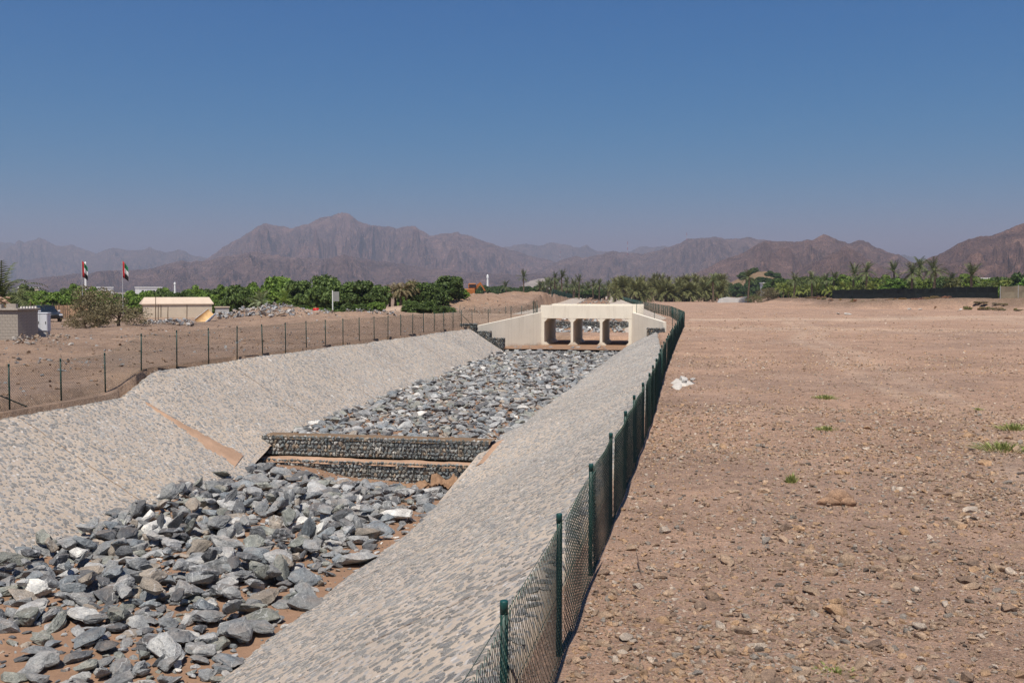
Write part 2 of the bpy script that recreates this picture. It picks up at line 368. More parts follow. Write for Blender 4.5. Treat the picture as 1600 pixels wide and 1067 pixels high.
def ground_z(X, Y):
    X = np.asarray(X, float); Y = np.asarray(Y, float)
    d = -X * ST + Y * CT; px = 800 + FPX * (X * CT + Y * ST) / np.maximum(d, 1.0)
    # right-hand plain
    zr = 0.26 * fbm(X / 9, Y / 9, 5, 5) + 0.07 * fbm(X / 1.3, Y / 1.3, 8, 3) + 0.022 * fbm(X / 0.35, Y / 0.35, 9, 2)
    zr = zr * sstep(-2.2, 0.5, X) + 0.04 * fbm(X / 1.2, Y / 1.2, 8, 3) * (1 - sstep(-2.2, 0.5, X))
    zr = zr + 0.35 * sstep(110, 300, Y)
    # left-hand ground
    back = sstep(0.6, 9, lc_x(Y) - X)
    zn = -0.30 + 0.33 * sstep(0.75, 1.0, lc_x(Y) - X) + 0.45 * back
    zf = 0.44 + 0.15 * back + 0.0 * X
    zl = zn + (zf - zn) * sstep(36.0, 40.0, Y)
    zl = zl + (0.95 * fbm(X / 6, Y / 6, 21, 6, 0.64) + 0.10 * fbm(X / 0.9, Y / 0.9, 25, 3)) * sstep(1.2, 7, lc_x(Y) - X)
    # rubble heaps in front of the shed and trees
    for (qx, qd, w, h) in ((255, 92, 6, .15), (320, 96, 5, .15), (440, 108, 6, .9), (395, 104, 5, .8), (60, 58, 4, .45), (520, 104, 6, .5), (160, 78, 6, .35), (480, 96, 5, .55), (590, 100, 6, .8)):
        cx, cy = P(qx, qd); zl = zl + h * np.exp(-((X - cx) ** 2 + (Y - cy) ** 2) / w ** 2) * (0.8 + 0.9 * (fbm(X / 1.5, Y / 1.5, 31, 3) + .2))
    # spoil bank behind the left fence
    pts = [P(585, 112), P(640, 122), P(700, 140), P(765, 172), P(815, 205), P(860, 250), P(905, 330), P(925, 420)]
    hs = [0.4, 1.2, 1.7, 2.5, 2.6, 2.0, 1.2, .5]; ws = [4, 6, 8, 11, 14, 14, 16, 18]
    sp = np.zeros_like(X)
    for k in range(len(pts) - 1):
        a = np.array(pts[k]); b = np.array(pts[k + 1]); ab = b - a; L = ab @ ab
        t = np.clip(((X - a[0]) * ab[0] + (Y - a[1]) * ab[1]) / L, 0, 1)
        dd = np.hypot(X - a[0] - t * ab[0], Y - a[1] - t * ab[1])
        hh = hs[k] + (hs[k + 1] - hs[k]) * t; ww = ws[k] + (ws[k + 1] - ws[k]) * t
        sp = np.maximum(sp, hh * np.exp(-(dd / ww) ** 2))
    zl = zl + sp * (1 + 1.3 * fbm(X / 6, Y / 6, 41, 5, 0.65)) + .5 * sstep(.2, 1.2, sp) * fbm(X / 2.2, Y / 2.2, 43, 3)
    # road embankment over the culvert
    rd = np.exp(-((Y - 104) / 5.5) ** 4)
    zl = zl + rd * 0.95 * sstep(-44, -22, X)
    zr = zr + rd * 1.25 * (1 - sstep(-6.5, -2.2, X))
    mid = up_x(Y)
    z = np.where(X < np.where(Y < 108, -13.0, mid), zl, zr)
    # berm under the netting fence
    bp = [P(1680, 196), P(1565, 200), P(1420, 225), P(1300, 262), P(1200, 320), P(1120, 400)]
    bh = [2.3, 2.2, 1.9, 1.6, 1.3, 0.6]
    best = np.zeros_like(X)
    for k in range(len(bp) - 1):
        a = np.array(bp[k]); b = np.array(bp[k + 1]); ab = b - a; L = ab @ ab
        t = np.clip(((X - a[0]) * ab[0] + (Y - a[1]) * ab[1]) / L, 0, 1)
        qx = X - a[0] - t * ab[0]; qy = Y - a[1] - t * ab[1]; dd = np.hypot(qx, qy)
        side = (ab[0] * qy - ab[1] * qx)                       # far side of the berm stays raised as a terrace
        hh = bh[k] + (bh[k + 1] - bh[k]) * t
        best = np.maximum(best, np.where(side < 0, hh * np.maximum(1 - sstep(3, 60, dd), 0), hh * (1 - sstep(1.0, 7.5, dd))))
    z = z + best * (1 + 0.25 * fbm(X / 4, Y / 4, 51, 4))
    return z

def in_channel(X, Y):
    X = np.asarray(X, float); Y = np.asarray(Y, float)
    a = (Y < 97) & (X > lc_x(Y)) & (X < rc_x(Y))
    b = (Y >= 97) & (Y < 111) & (X > np.interp(Y, [97, 100], [-20.5, -17.0])) & (X < np.interp(Y, [97, 100], [-4.4, -6.6]))
    c = (Y >= 111) & (Y < 760) & (np.abs(X - up_x(Y)) < 9.0)
    return a | b | c

# ------------------------------------------------------------------ ground sheet
def axis(parts):
    out = []
    for a, b, st in parts: out += list(np.arange(a, b, st))
    return out
def geo(start, end, f=1.12, st=3.0):
    out = []; x = start
    while x < end: out.append(x); x += st; st *= f
    return out + [end]
gx = [-v for v in geo(150, 9000)][::-1] + axis([(-148.5, -45, 1.5), (-45, -24.9, .5), (-24.9, -22, .3), (-22, -5, 1.0), (-5, -1, .25), (-1, 24, .4), (24, 150, 1.6)]) + geo(150, 9000)
gy = [-v for v in geo(30, 2000, 1.3, 8)][::-1] + axis([(-29, 2, 3), (2, 34, .4), (34, 62, .45), (62, 130, .9), (130, 300, 2.4)]) + geo(300, 13000, 1.08, 3.5)
GX, GY = np.meshgrid(np.array(gx), np.array(gy))
GZ = ground_z(GX, GY)
ch = in_channel(GX, GY)
# under the pitched banks and the bed the soil lies lower
def chan_floor(X, Y):
    t = (X - lc_x(Y)) / (lt_x(Y) - lc_x(Y)); u = (rc_x(Y) - X) / (rc_x(Y) - rt_x(Y))
    zl = lc_z(Y) + (lt_z(Y) - lc_z(Y)) * np.clip(t, 0, 1); zr = rc_z(Y) + (rt_z(Y) - rc_z(Y)) * np.clip(u, 0, 1)
    return np.minimum(zl, zr) - 0.55 - 1.3 * (t > 1.02) * (u > 1.02)
deep = np.where(GY < 97, chan_floor(GX, GY), np.where(GY < 111, -2.6, -1.2))
GZ = np.where(ch, np.minimum(deep, GZ), GZ)
# soil colour (its own): paler dust on tracks, redder spoil, darker left ground
base = np.ones(GX.shape + (3,)) * np.array([0.385, 0.245, 0.168])
gd = -GX * ST + GY * CT
left = GX < np.where(GY < 108, -13.0, up_x(GY))
base[left] = (0.275, 0.186, 0.130)
spm = sstep(1.3, 2.4, np.where(left, ground_z(GX, GY), 0)); base = base * (1 - spm[..., None]) + np.array([0.32, 0.205, 0.135]) * spm[..., None]
trk = np.exp(-(((GY - (132 + 0.55 * GX - .0008 * GX ** 2) + 22 * fbm(GX / 40, GY / 40, 61, 3))) / 8.0) ** 2) * (GX > -2) * (.75 + .8 * fbm(GX / 10, GY / 10, 65, 4))
for (ax, bx, w_, k_) in ((5.5, .035, .30, .55), (7.1, .035, .30, .5), (15.0, .20, .45, .6), (17.0, .20, .45, .55)):
    trk = np.maximum(trk, k_ * np.exp(-((GX - ax - bx * GY + 2.2 * fbm(GY / 16, GX * 0, 67, 2)) / (w_ + .004 * GY)) ** 2) * (GY > 16) * (GY < 150) * (.6 + 1.2 * np.clip(fbm(GX / 3, GY / 5, 68, 3) + .25, 0, 1)))
trk = np.maximum(trk, 0.55 * np.exp(-((GX - 22 - 0.13 * GY + 5 * fbm(GY / 20, GX * 0, 62, 2)) / 2.2) ** 2) * (GY > 45) * (GY < 150))
trk = np.maximum(trk, np.exp(-(((GY - 108 - 0.55 * (-20 - GX)) + 3 * fbm(GX / 12, GX * 0, 63, 2)) / 7.0) ** 2) * (GX < -16) * (GX > -75))
trk = np.maximum(trk, 0.5 * np.exp(-((GY - 104) / 5) ** 2) * (GX < 40))
base = base * (1 - trk[..., None]) + np.array([0.52, 0.375, 0.27]) * trk[..., None]
patch = sstep(0.02, 0.2, fbm(GX / 7, GY / 7, 71, 4))[..., None]
base = base * (1 - 0.22 * patch) + np.array([0.21, 0.165, 0.14]) * 0.22 * patch
bermc = sstep(0.45, 1.0, GZ - 0.35 * sstep(110, 300, GY)) * (GX > 10) * (GY < 420)
base = base * (1 - bermc[..., None]) + np.array([0.19, 0.125, 0.083]) * bermc[..., None]
far = sstep(300, 900, gd)[..., None]; base = base * (1 - far) + np.array([0.24, 0.20, 0.14]) * far
ground = meshobj('ground', grid_mesh('ground', GX, GY, GZ, M['ground'], True, base.reshape(-1, 3)))
tag(ground, 'brown gravelly desert plain spreading out on both sides of the channel', None, kind='structure')

# ------------------------------------------------------------------ channel bed
yy = np.concatenate([np.arange(-25, 8, 2), np.arange(8, GAB_Y + 0.3, .35)]); uu = np.linspace(-0.06, 1.06, 32)
Yg, Ug = np.meshgrid(yy, uu, indexing='ij'); Xg = lt_x(Yg) + (rt_x(Yg) - lt_x(Yg)) * Ug
tag(meshobj('channel_bed', grid_mesh('channel_bed', Xg, Yg, bed_z(Xg, Yg), M['sand'])), 'brown silt bed of the near reach below the gabion step', kind='structure')
yy = np.arange(GAB_Y + 0.5, 100.2, .6)
Yg, Ug = np.meshgrid(yy, uu, indexing='ij'); Xg = lt_x(Yg) + (rt_x(Yg) - lt_x(Yg)) * Ug
tag(meshobj('channel_bed', grid_mesh('channel_bed', Xg, Yg, bed_z(Xg, Yg), M['sand'])), 'brown silt bed between the gabion step and the culvert', kind='structure')

# ------------------------------------------------------------------ pitched banks
def bank_pt(side, Y, u):
    """u = 0 crest .. 1 toe"""
    Y = np.asarray(Y, float); u = np.asarray(u, float)
    if side == 'r': x0, z0, x1, z1 = rc_x(Y), rc_z(Y), rt_x(Y), rt_z(Y)
    else: x0, z0, x1, z1 = lc_x(Y), lc_z(Y), lt_x(Y), lt_z(Y)
    s = u + 0.0
    x = x0 + (x1 - x0) * s; z = z0 + (z1 - z0) * s
    z = z - 0.16 * np.clip(1 - s / 0.06, 0, 1) ** 2 + 0.07 * fbm(x / 1.6, Y / 1.6, 81, 4) + 0.16 * fbm(x / 5, Y / 5, 82, 2)
    return x, Y, z
def bank(side, y0, y1, label):
    yy = np.arange(y0, y1 + .01, 0.4); uu = np.concatenate([[-0.045], np.linspace(0, 1.08, 30)])
    Yg, Ug = np.meshgrid(yy, uu, indexing='ij'); X, Y, Z = bank_pt(side, Yg, np.maximum(Ug, 0))
    out = 0.10 if side == 'r' else -0.10
    X = np.where(Ug < 0, X + out, X); Z = np.where(Ug < 0, Z - 0.45, Z)
    Z = np.where(Ug > 1.0, Z, Z)
    o = meshobj('pitched_bank', grid_mesh('pitched_bank', X, Y, Z, M['mortar']))
    return tag(o, label, kind='structure')
bank_r = bank('r', -20, 97.5, 'right-hand channel bank of mortared grey stone pitching beside the green fence')
bank_l = bank('l', -20, 92.5, 'left-hand channel bank of mortared grey stone pitching')

# flat stones set in the mortar
def flat_stone(seed):
    r = np.random.default_rng(seed); n = 6
    a = np.sort((np.arange(n) + r.uniform(-.33, .33, n)) / n * 2 * np.pi); rad = r.uniform(.75, 1.1, n)
    lo = np.stack([np.cos(a) * rad, np.sin(a) * rad, np.full(n, -0.6)], 1)
    tp = np.stack([np.cos(a) * rad * .8, np.sin(a) * rad * .8, r.uniform(.75, 1.15, n)], 1)
    V = np.concatenate([lo, tp, [[0, 0, 1.25]]])
    F = []
    for k in range(n):
        j = (k + 1) % n; F += [(k, j, n + j), (k, n + j, n + k), (n + k, n + j, 2 * n)]
    return V * np.array([.5, .5, 1]), np.array(F)
FS = [flat_stone(300 + k) for k in range(12)]
PIT_T = np.array([(.27, .275, .28), (.21, .22, .235), (.33, .325, .315), (.24, .245, .235), (.40, .375, .34), (.30, .285, .265), (.17, .18, .195), (.36, .35, .33), (.62, .60, .56)])
def pitch(side, owner, y0, y1, ulen, keep):
    Ys, us = [], []
    dy, du = 0.168, 0.150 / ulen
    ys = np.arange(y0, y1, dy); k = np.arange(0.012, 1.06, du)
    A, B = np.meshgrid(ys, k, indexing='ij')
    A = A + (np.arange(B.shape[1]) % 2)[None, :] * dy / 2 + rng.uniform(-.11, .11, A.shape); B = B + rng.uniform(-.62, .62, B.shape) * du
    A = A.ravel(); B = np.clip(B.ravel(), 0.008, 1.07)
    ok = rng.random(A.size) < np.interp(A, [0, 45, 60, 95], [0.97, 0.95, 0.7, 0.5]) * (0.78 + 0.5 * (fbm(A / 3, B * 4, 91, 3) + .2))
    A = A[ok]; B = B[ok]; X, Y, Z = bank_pt(side, A, B)
    px, py, d = proj(X, Y, Z); vis = (px > -60) & (px < 1660) & (py < 1130) & (d > 2)
    X, Y, Z, A, B, d = X[vis], Y[vis], Z[vis], A[vis], B[vis], d[vis]
    e = 0.04
    x1, y1_, z1 = bank_pt(side, A + e, B); x2, y2, z2 = bank_pt(side, A, B + e / ulen)
    ta = np.stack([x1 - X, y1_ - Y, z1 - Z], 1); tb = np.stack([x2 - X, y2 - Y, z2 - Z], 1)
    nrm = np.cross(ta, tb); nrm /= np.linalg.norm(nrm, axis=1)[:, None] + 1e-9; nrm *= np.sign(nrm[:, 2:3])
    n = len(X); ang = rng.normal(0, .85, n) + np.pi / 2; L = np.where(rng.random(n) < .22, rng.uniform(.20, .33, n), .07 + .15 * rng.random(n) ** 1.1) * np.interp(Y, [45, 90], [1, 1.25]); W = L * rng.uniform(.5, .92, n)
    Tt = rng.uniform(.006, .019, n); var = rng.integers(0, len(FS), n)
    ti = rng.choice(len(PIT_T), n, p=[.17, .15, .17, .13, .11, .11, .07, .07, .02]); tone = (PIT_T[ti] * .52 + np.array([.192, .172, .148])) * rng.uniform(.9, 1.15, (n, 1))
    tone = tone * (1 + .40 * fbm(A / 3.0, B * 2.4, 93, 4))[:, None] * (1 + .22 * fbm(A / .8, B * 8, 94, 2))[:, None]
    area = L / d; order = np.argsort(-area); first = set(order[:keep].tolist())
    ta /= np.linalg.norm(ta, axis=1)[:, None]; bb = np.cross(nrm, ta); bb /= np.linalg.norm(bb, axis=1)[:, None]
    ex = ta * np.cos(ang)[:, None] + bb * np.sin(ang)[:, None]; ey = np.cross(nrm, ex)
    VV, FF, TT = [], [], []; off = 0
    mes = [np_mesh('stone', v, f, M['pit']) for v, f in FS]
    for i in first:
        o = bpy.data.objects.new('stone', mes[var[i]])
        m = Matrix([[ex[i,0]*L[i], ey[i,0]*W[i], nrm[i,0]*Tt[i], X[i]], [ex[i,1]*L[i], ey[i,1]*W[i], nrm[i,1]*Tt[i], Y[i]], [ex[i,2]*L[i], ey[i,2]*W[i], nrm[i,2]*Tt[i], Z[i]], [0,0,0,1]])
        o.matrix_world = m; o.color = (*tone[i], 1); link(o, owner)
    rest = np.ones(n, bool); rest[list(first)] = False; C = np.stack([X, Y, Z], 1)
    for k in range(len(FS)):
        q = np.nonzero(rest & (var == k))[0]; v, f = FS[k]; m_ = len(v)
        G = C[q][:, None] + v[None, :, :1] * (L[q, None] * ex[q])[:, None] + v[None, :, 1:2] * (W[q, None] * ey[q])[:, None] + v[None, :, 2:3] * (Tt[q, None] * nrm[q])[:, None]
        VV.append(G.reshape(-1, 3)); FF.append((f[None] + (np.arange(len(q)) * m_)[:, None, None] + off).reshape(-1, 3)); TT.append(np.repeat(tone[q], m_, 0)); off += m_ * len(q)
    tag(meshobj('pitching_stones', np_mesh('pitching_stones', np.concatenate(VV), np.concatenate(FF), M['pit_s'], False, np.concatenate(TT)), owner), kind='stuff')
pitch('r', bank_r, 5, 97, 8.0, 290)
pitch('l', bank_l, 14, 92, 5.8, 290)

# construction joints running down the banks
M['joint'] = simple('sandy_joint', (.27, .185, .125), .95, .2, 3, .1)
def joints(side, owner, ys):
    for y in ys:
        V = []; F = []; w = rnd.uniform(.010, .020)
        for k in range(25):
            u = k / 24 * 1.02 + .005; yy_ = y + .03 * math.sin(k * 1.7)
            for q in (-w, w): x_, _y, z_ = bank_pt(side, yy_ + q, u); V.append((float(x_), float(_y), float(z_) + .014))
        for k in range(24): F.append((2*k, 2*k+1, 2*k+3, 2*k+2))
        meshobj('joint', np_mesh('joint', np.array(V), F, M['joint']), owner)
joints('l', bank_l, (20.5, 30.2, 46.5, 55.8, 65.2, 74.9, 84.0)); joints('r', bank_r, (14.4, 23.8, 33.2, 52.0, 61.5, 71.0, 80.6))
# wind-blown sand lying on the banks: along the crease of the left bank and at the ends of the gabion step
def drift(name, line, widths, thick, mat, label, side=None):
    """strip of sand along a 3D line, domed across"""
    V = []; F = []; m = 7; n = len(line)
    for i in range(n):
        p = Vector(line[i]); d = (Vector(line[min(i+1, n-1)]) - Vector(line[max(i-1, 0)])); d.z = 0; d.normalize(); w = Vector((d.y, -d.x, 0))
        for j in range(m):
            s = (j / (m - 1) - .5) * 2; q = p + w * s * widths[i] * (1 + 0.6 * (rnd.random() - .5))
            if side: 
                q.z = surf_z(side, q.x, q.y)
            q.z += thick * (1 - s * s) - 0.03 * (abs(s) > .95)
            V.append(tuple(q))
    for i in range(n - 1):
        for j in range(m - 1): F.append((i*m+j, i*m+j+1, (i+1)*m+j+1, (i+1)*m+j))
    return tag(meshobj(name, np_mesh(name, np.array(V), F, mat, True)), label, kind='structure')
def surf_z(side, x, y):
    if side == 'l': u = (x - lc_x(y)) / (lt_x(y) - lc_x(y))
    else: u = (x - rc_x(y)) / (rt_x(y) - rc_x(y))
    return float(bank_pt(side, y, min(max(u, 0), 1.06))[2])
ln = [(float(bank_pt('l', 37.3 + .9 * (t ** 2), t)[0]), 37.3 + .5 * (t ** 2), 0) for t in np.linspace(0.18, 1.0, 16)]
drift('sand_drift', ln, [0.08 + 0.85 * (k / 15) ** 1.3 for k in range(16)], 0.05, M['sand_pale'], 'pale orange sand drifted in the crease of the left bank', 'l')
ln = [(float(bank_pt('r', y, .99)[0]) + .05, y, 0) for y in np.linspace(39.0, 42.2, 10)]
drift('sand_drift', ln, [0.22] * 10, 0.035, M['sand_pale'], 'pale orange sand strip between gabion end and right bank', 'r')

X_, Y_ = np.meshgrid(np.linspace(-20.9, -18.7, 30), np.linspace(38.3, 41.15, 26))
Z_ = np.array([[max(surf_z('l', a, b) - .04, -3.30 - .25 * max(0, a + 19.4) + .05 * math.sin(a * 5 + b * 3)) for a, b in zip(ra, rb)] for ra, rb in zip(X_, Y_)]) 
tag(meshobj('sand_drift', grid_mesh('sand_drift', X_, Y_, Z_, M['sand_pale'])), 'pale orange sand lying at the left end of the gabion step', kind='structure')

# ------------------------------------------------------------------ rocks
def hull_rock(seed, npts=16, rough=0.05, sub=True, flat=0.75, cuts=1):
    r = np.random.default_rng(seed); bm = bmesh.new()
    p = r.normal(size=(npts, 3)); p /= np.linalg.norm(p, axis=1)[:, None]; p *= r.uniform(.78, 1.1, (npts, 1))
    p *= np.array([1.0, r.uniform(.6, .85), r.uniform(.45, .7) * flat / .75])
    for q in p: bm.verts.new(q)
    res = bmesh.ops.convex_hull(bm, input=bm.verts)
    bmesh.ops.delete(bm, geom=[g for g in res['geom_interior'] if isinstance(g, bmesh.types.BMVert)], context='VERTS')
    if sub:
        bmesh.ops.subdivide_edges(bm, edges=bm.edges, cuts=cuts, use_grid_fill=True)
        bmesh.ops.smooth_vert(bm, verts=bm.verts, factor=.28 if cuts == 1 else .45, use_axis_x=True, use_axis_y=True, use_axis_z=True)
        for v in bm.verts:
            c = v.co * (1.12 if cuts == 1 else 1.10)
            k = 1 + rough * float(2.6 * fbm(c.x * 2.3 + seed, c.y * 2.3 + c.z * 1.9, seed, 4))
            v.co = c * k + Vector(r.normal(size=3)) * rough * (.28 if cuts == 1 else .2)
    bmesh.ops.triangulate(bm, faces=bm.faces); bm.verts.index_update()
    V = np.array([v.co[:] for v in bm.verts]) * 0.5; F = np.array([[v.index for v in f.verts] for f in bm.faces]); bm.free()
    return V, F
def rotm(rx, ry, rz): return np.array(Euler((rx, ry, rz)).to_matrix())
ORDW = ['first', 'second', 'third', 'fourth', 'fifth', 'sixth', 'seventh', 'eighth', 'ninth', 'tenth', 'eleventh', 'twelfth', 'thirteenth', 'fourteenth', 'fifteenth', 'sixteenth', 'seventeenth', 'eighteenth', 'nineteenth', 'twentieth']
TENS = {2: 'twent', 3: 'thirt', 4: 'fort', 5: 'fift', 6: 'sixt', 7: 'sevent', 8: 'eight', 9: 'ninet'}
def ordinal(n):
    if n <= 20: return ORDW[n - 1]
    if n >= 100: return 'hundred-and-' + ordinal(n - 100) if n > 100 else 'hundredth'
    t, u = divmod(n, 10); return TENS[t] + ('ieth' if u == 0 else 'y-' + ORDW[u - 1])
def unique_labels(items):
    """items: (object, label, photo x). Things that share a wording are told apart by their order from the left"""
    by = {}
    for o, l, x in items: by.setdefault(l, []).append((x, o))
    for l, lst in by.items():
        lst.sort(key=lambda t: t[0])
        for k, (x, o) in enumerate(lst):
            if len(lst) == 1: o['label'] = l
            elif k == 0: o['label'] = l + ', leftmost'
            elif k == len(lst) - 1: o['label'] = l + ', rightmost'
            else: o['label'] = l + ', ' + ordinal(k + 1) + ' from left'
def scatter(kind, rocks, protos, mat_o, mat_s, keep, name, cat, group, labeler, stuffname, stufflabel, mass=None, small=None):
    """rocks: list of (x,y,z,size,(rx,ry,rz),stretch,tone,tonename). The largest in view become things, the rest one mass"""
    sc = []
    for i, q in enumerate(rocks):
        px, py, d = proj(q[0], q[1], q[2])
        sc.append(q[3] / d if (0 < px < 1600 and 0 < py < 1067 and d > 2) else 0)
    order = sorted(range(len(rocks)), key=lambda i: -sc[i]); first = set(order[:keep])
    mes = [np_mesh(name, v, f, mat_o) for v, f in protos]
    VV, FF, TT, off, items = [], [], [], 0, []
    for i, (x, y, z, s, rot, st, tone, tn) in enumerate(rocks):
        k = i % len(protos); v, f = protos[k]
        if i in first:
            o = meshobj(name, mes[k], None, (x, y, z), rot, (s * st[0], s * st[1], s * st[2])); o.color = (*tone, 1)
            tag(o, None, cat, group); px, py, d = proj(x, y, z); items.append((o, labeler(x, y, s, tn), px))
        else:
            if mass: v, f = small[i % len(small)] if (small and s < .36 and y > 40) else mass[i % len(mass)]
            VV.append((v * (s * np.array(st))) @ rotm(*rot).T + np.array([x, y, z])); FF.append(f + off); off += len(v)
            TT.append(np.repeat(np.array(tone)[None], len(v), 0))
    unique_labels(items)
    if VV:
        tag(meshobj(stuffname, np_mesh(stuffname, np.concatenate(VV), np.concatenate(FF), mat_s, False, np.concatenate(TT))), stufflabel, cat, kind='stuff')

RIP = [hull_rock(40 + k, 11 + k % 7, 0.10) for k in range(26)]
CH_R = [hull_rock(190 + k, 10, 0, False) for k in range(8)]
RIP_H = [hull_rock(40 + k, 11 + k % 7, 0.10, True, .75, 3) for k in range(26)]
RT = [('dark grey', (.105, .108, .113), .16), ('mid grey', (.205, .21, .21), .30), ('blue-grey', (.175, .192, .203), .15), ('greenish grey', (.22, .226, .20), .12), ('pale grey', (.33, .33, .322), .17), ('brownish grey', (.27, .232, .19), .06), ('whitish', (.52, .505, .47), .04)]
def rip_tone():
    i = rng.choice(len(RT), p=[t[2] for t in RT]); k = rng.uniform(.92, 1.32)
    return tuple(c * k for c in RT[i][1]), RT[i][0]
rocks = []
def try_rocks(y0, y1, sp, smin, smax, dens):
    for y in np.arange(y0, y1, sp):
        for u in np.arange(0.012, 0.99, sp / 10.2):
            Y = y + rng.uniform(-.45, .45) * sp; U = u + rng.uniform(-.45, .45) * sp / 10.2
            if Y > y1 or Y < y0: continue
            X = float(lt_x(Y) + (rt_x(Y) - lt_x(Y)) * U); dn = dens(X, Y, U)
            if rng.random() > dn: continue
            s = smin + (smax - smin) * rng.random() ** 2.0
            z = float(bed_z(X, Y)) + s * rng.uniform(.05, .24) * (0.35 + 0.65 * min(dn, 1))
            t, tn = rip_tone()
            rocks.append((X, Y, z, s, (rng.normal(0, .24), rng.normal(0, .24), rng.uniform(0, 6.28)), (rng.uniform(1.0, 1.35), rng.uniform(.8, 1.15), rng.uniform(.62, 1.0)), t, tn))
def dens_low(X, Y, U):
    yb = np.interp(U, [0, .35, .55, .72, 1], [22.0, 20.6, 19.0, 14.6, 13.6]) + 3.0 * float(fbm(X / 2.2, Y / 2.2, 111, 3))
    d = 0.58 + 0.42 * float(sstep(yb - 1.2, yb + 1.0, Y))
    if U > .93: d *= .6
    return d * (0.5 if fbm(X / 1.8, Y / 1.8, 113, 3) > .24 else 1.0)
try_rocks(13.5, 38.9, .50, .38, 1.05, dens_low)
try_rocks(13.5, 39.2, .38, .16, .44, lambda X, Y, U: .8 * dens_low(X, Y, U))
for k in range(170):                                   # a second course lying on top
    Y = rng.uniform(21, 33.5); U = rng.uniform(.03, .85); X = float(lt_x(Y) + (rt_x(Y) - lt_x(Y)) * U); s = rng.uniform(.3, .75); t, tn = rip_tone()
    rocks.append((X, Y, float(bed_z(X, Y)) + .26 + s * .2, s, (rng.normal(0, .5), rng.normal(0, .5), rng.uniform(0, 6.28)), (1.15, 1, .95), t, tn))
try_rocks(42.4, 96.8, .43, .32, .74, lambda X, Y, U: .98)
try_rocks(42.4, 96.8, .42, .18, .38, lambda X, Y, U: .9)
def lab_rip(x, y, s, tn):
    U = (x - lt_x(y)) / (rt_x(y) - lt_x(y))
    lat = ['along the left bank', 'left of mid channel', 'right of mid channel', 'along the right bank'][min(3, max(0, int(U * 4)))]
    far = 'at the sandy near end' if y < 22 else 'in the near rockfill' if y < 28 else 'in the middle rockfill' if y < 34 else 'below the gabion step' if y < 41 else 'above the gabion step'
    sz = 'large' if s > .82 else 'middling' if s > .62 else 'smaller'
    return '%s %s boulder %s, %s' % (sz, tn, far, lat)
scatter('rip', rocks, RIP_H, M['rock'], M['rock_s'], 300, 'riprap_boulder', 'boulder', 'riprap boulders in the channel', lab_rip, 'riprap_mass', 'grey angular riprap covering the channel bed up to the culvert', RIP, CH_R)
# cobbles and chips between the boulders
CH = [hull_rock(90 + k, 9, 0, False) for k in range(6)]
GS = [hull_rock(120 + k, 12, 0, False, 1.15) for k in range(8)]
chips = []
for k in range(2600):
    Y = rng.uniform(13, 40); U = rng.uniform(0, 1); X = float(lt_x(Y) + (rt_x(Y) - lt_x(Y)) * U); s = .06 + .16 * rng.random() ** 2
    t = (.30, .19, .125) if rng.random() < .3 else tuple(np.array(rip_tone()[0]))
    chips.append((X, Y, float(bed_z(X, Y)) + .01, s, (rng.normal(0, .4), rng.normal(0, .4), rng.uniform(0, 6.28)), (1, 1, 1), t, ''))
scatter('chips', chips, CH, M['rock'], M['rock_s'], 0, 'cobble', 'cobble', '', None, 'cobbles', 'small grey and brown cobbles lying in the silt between boulders')

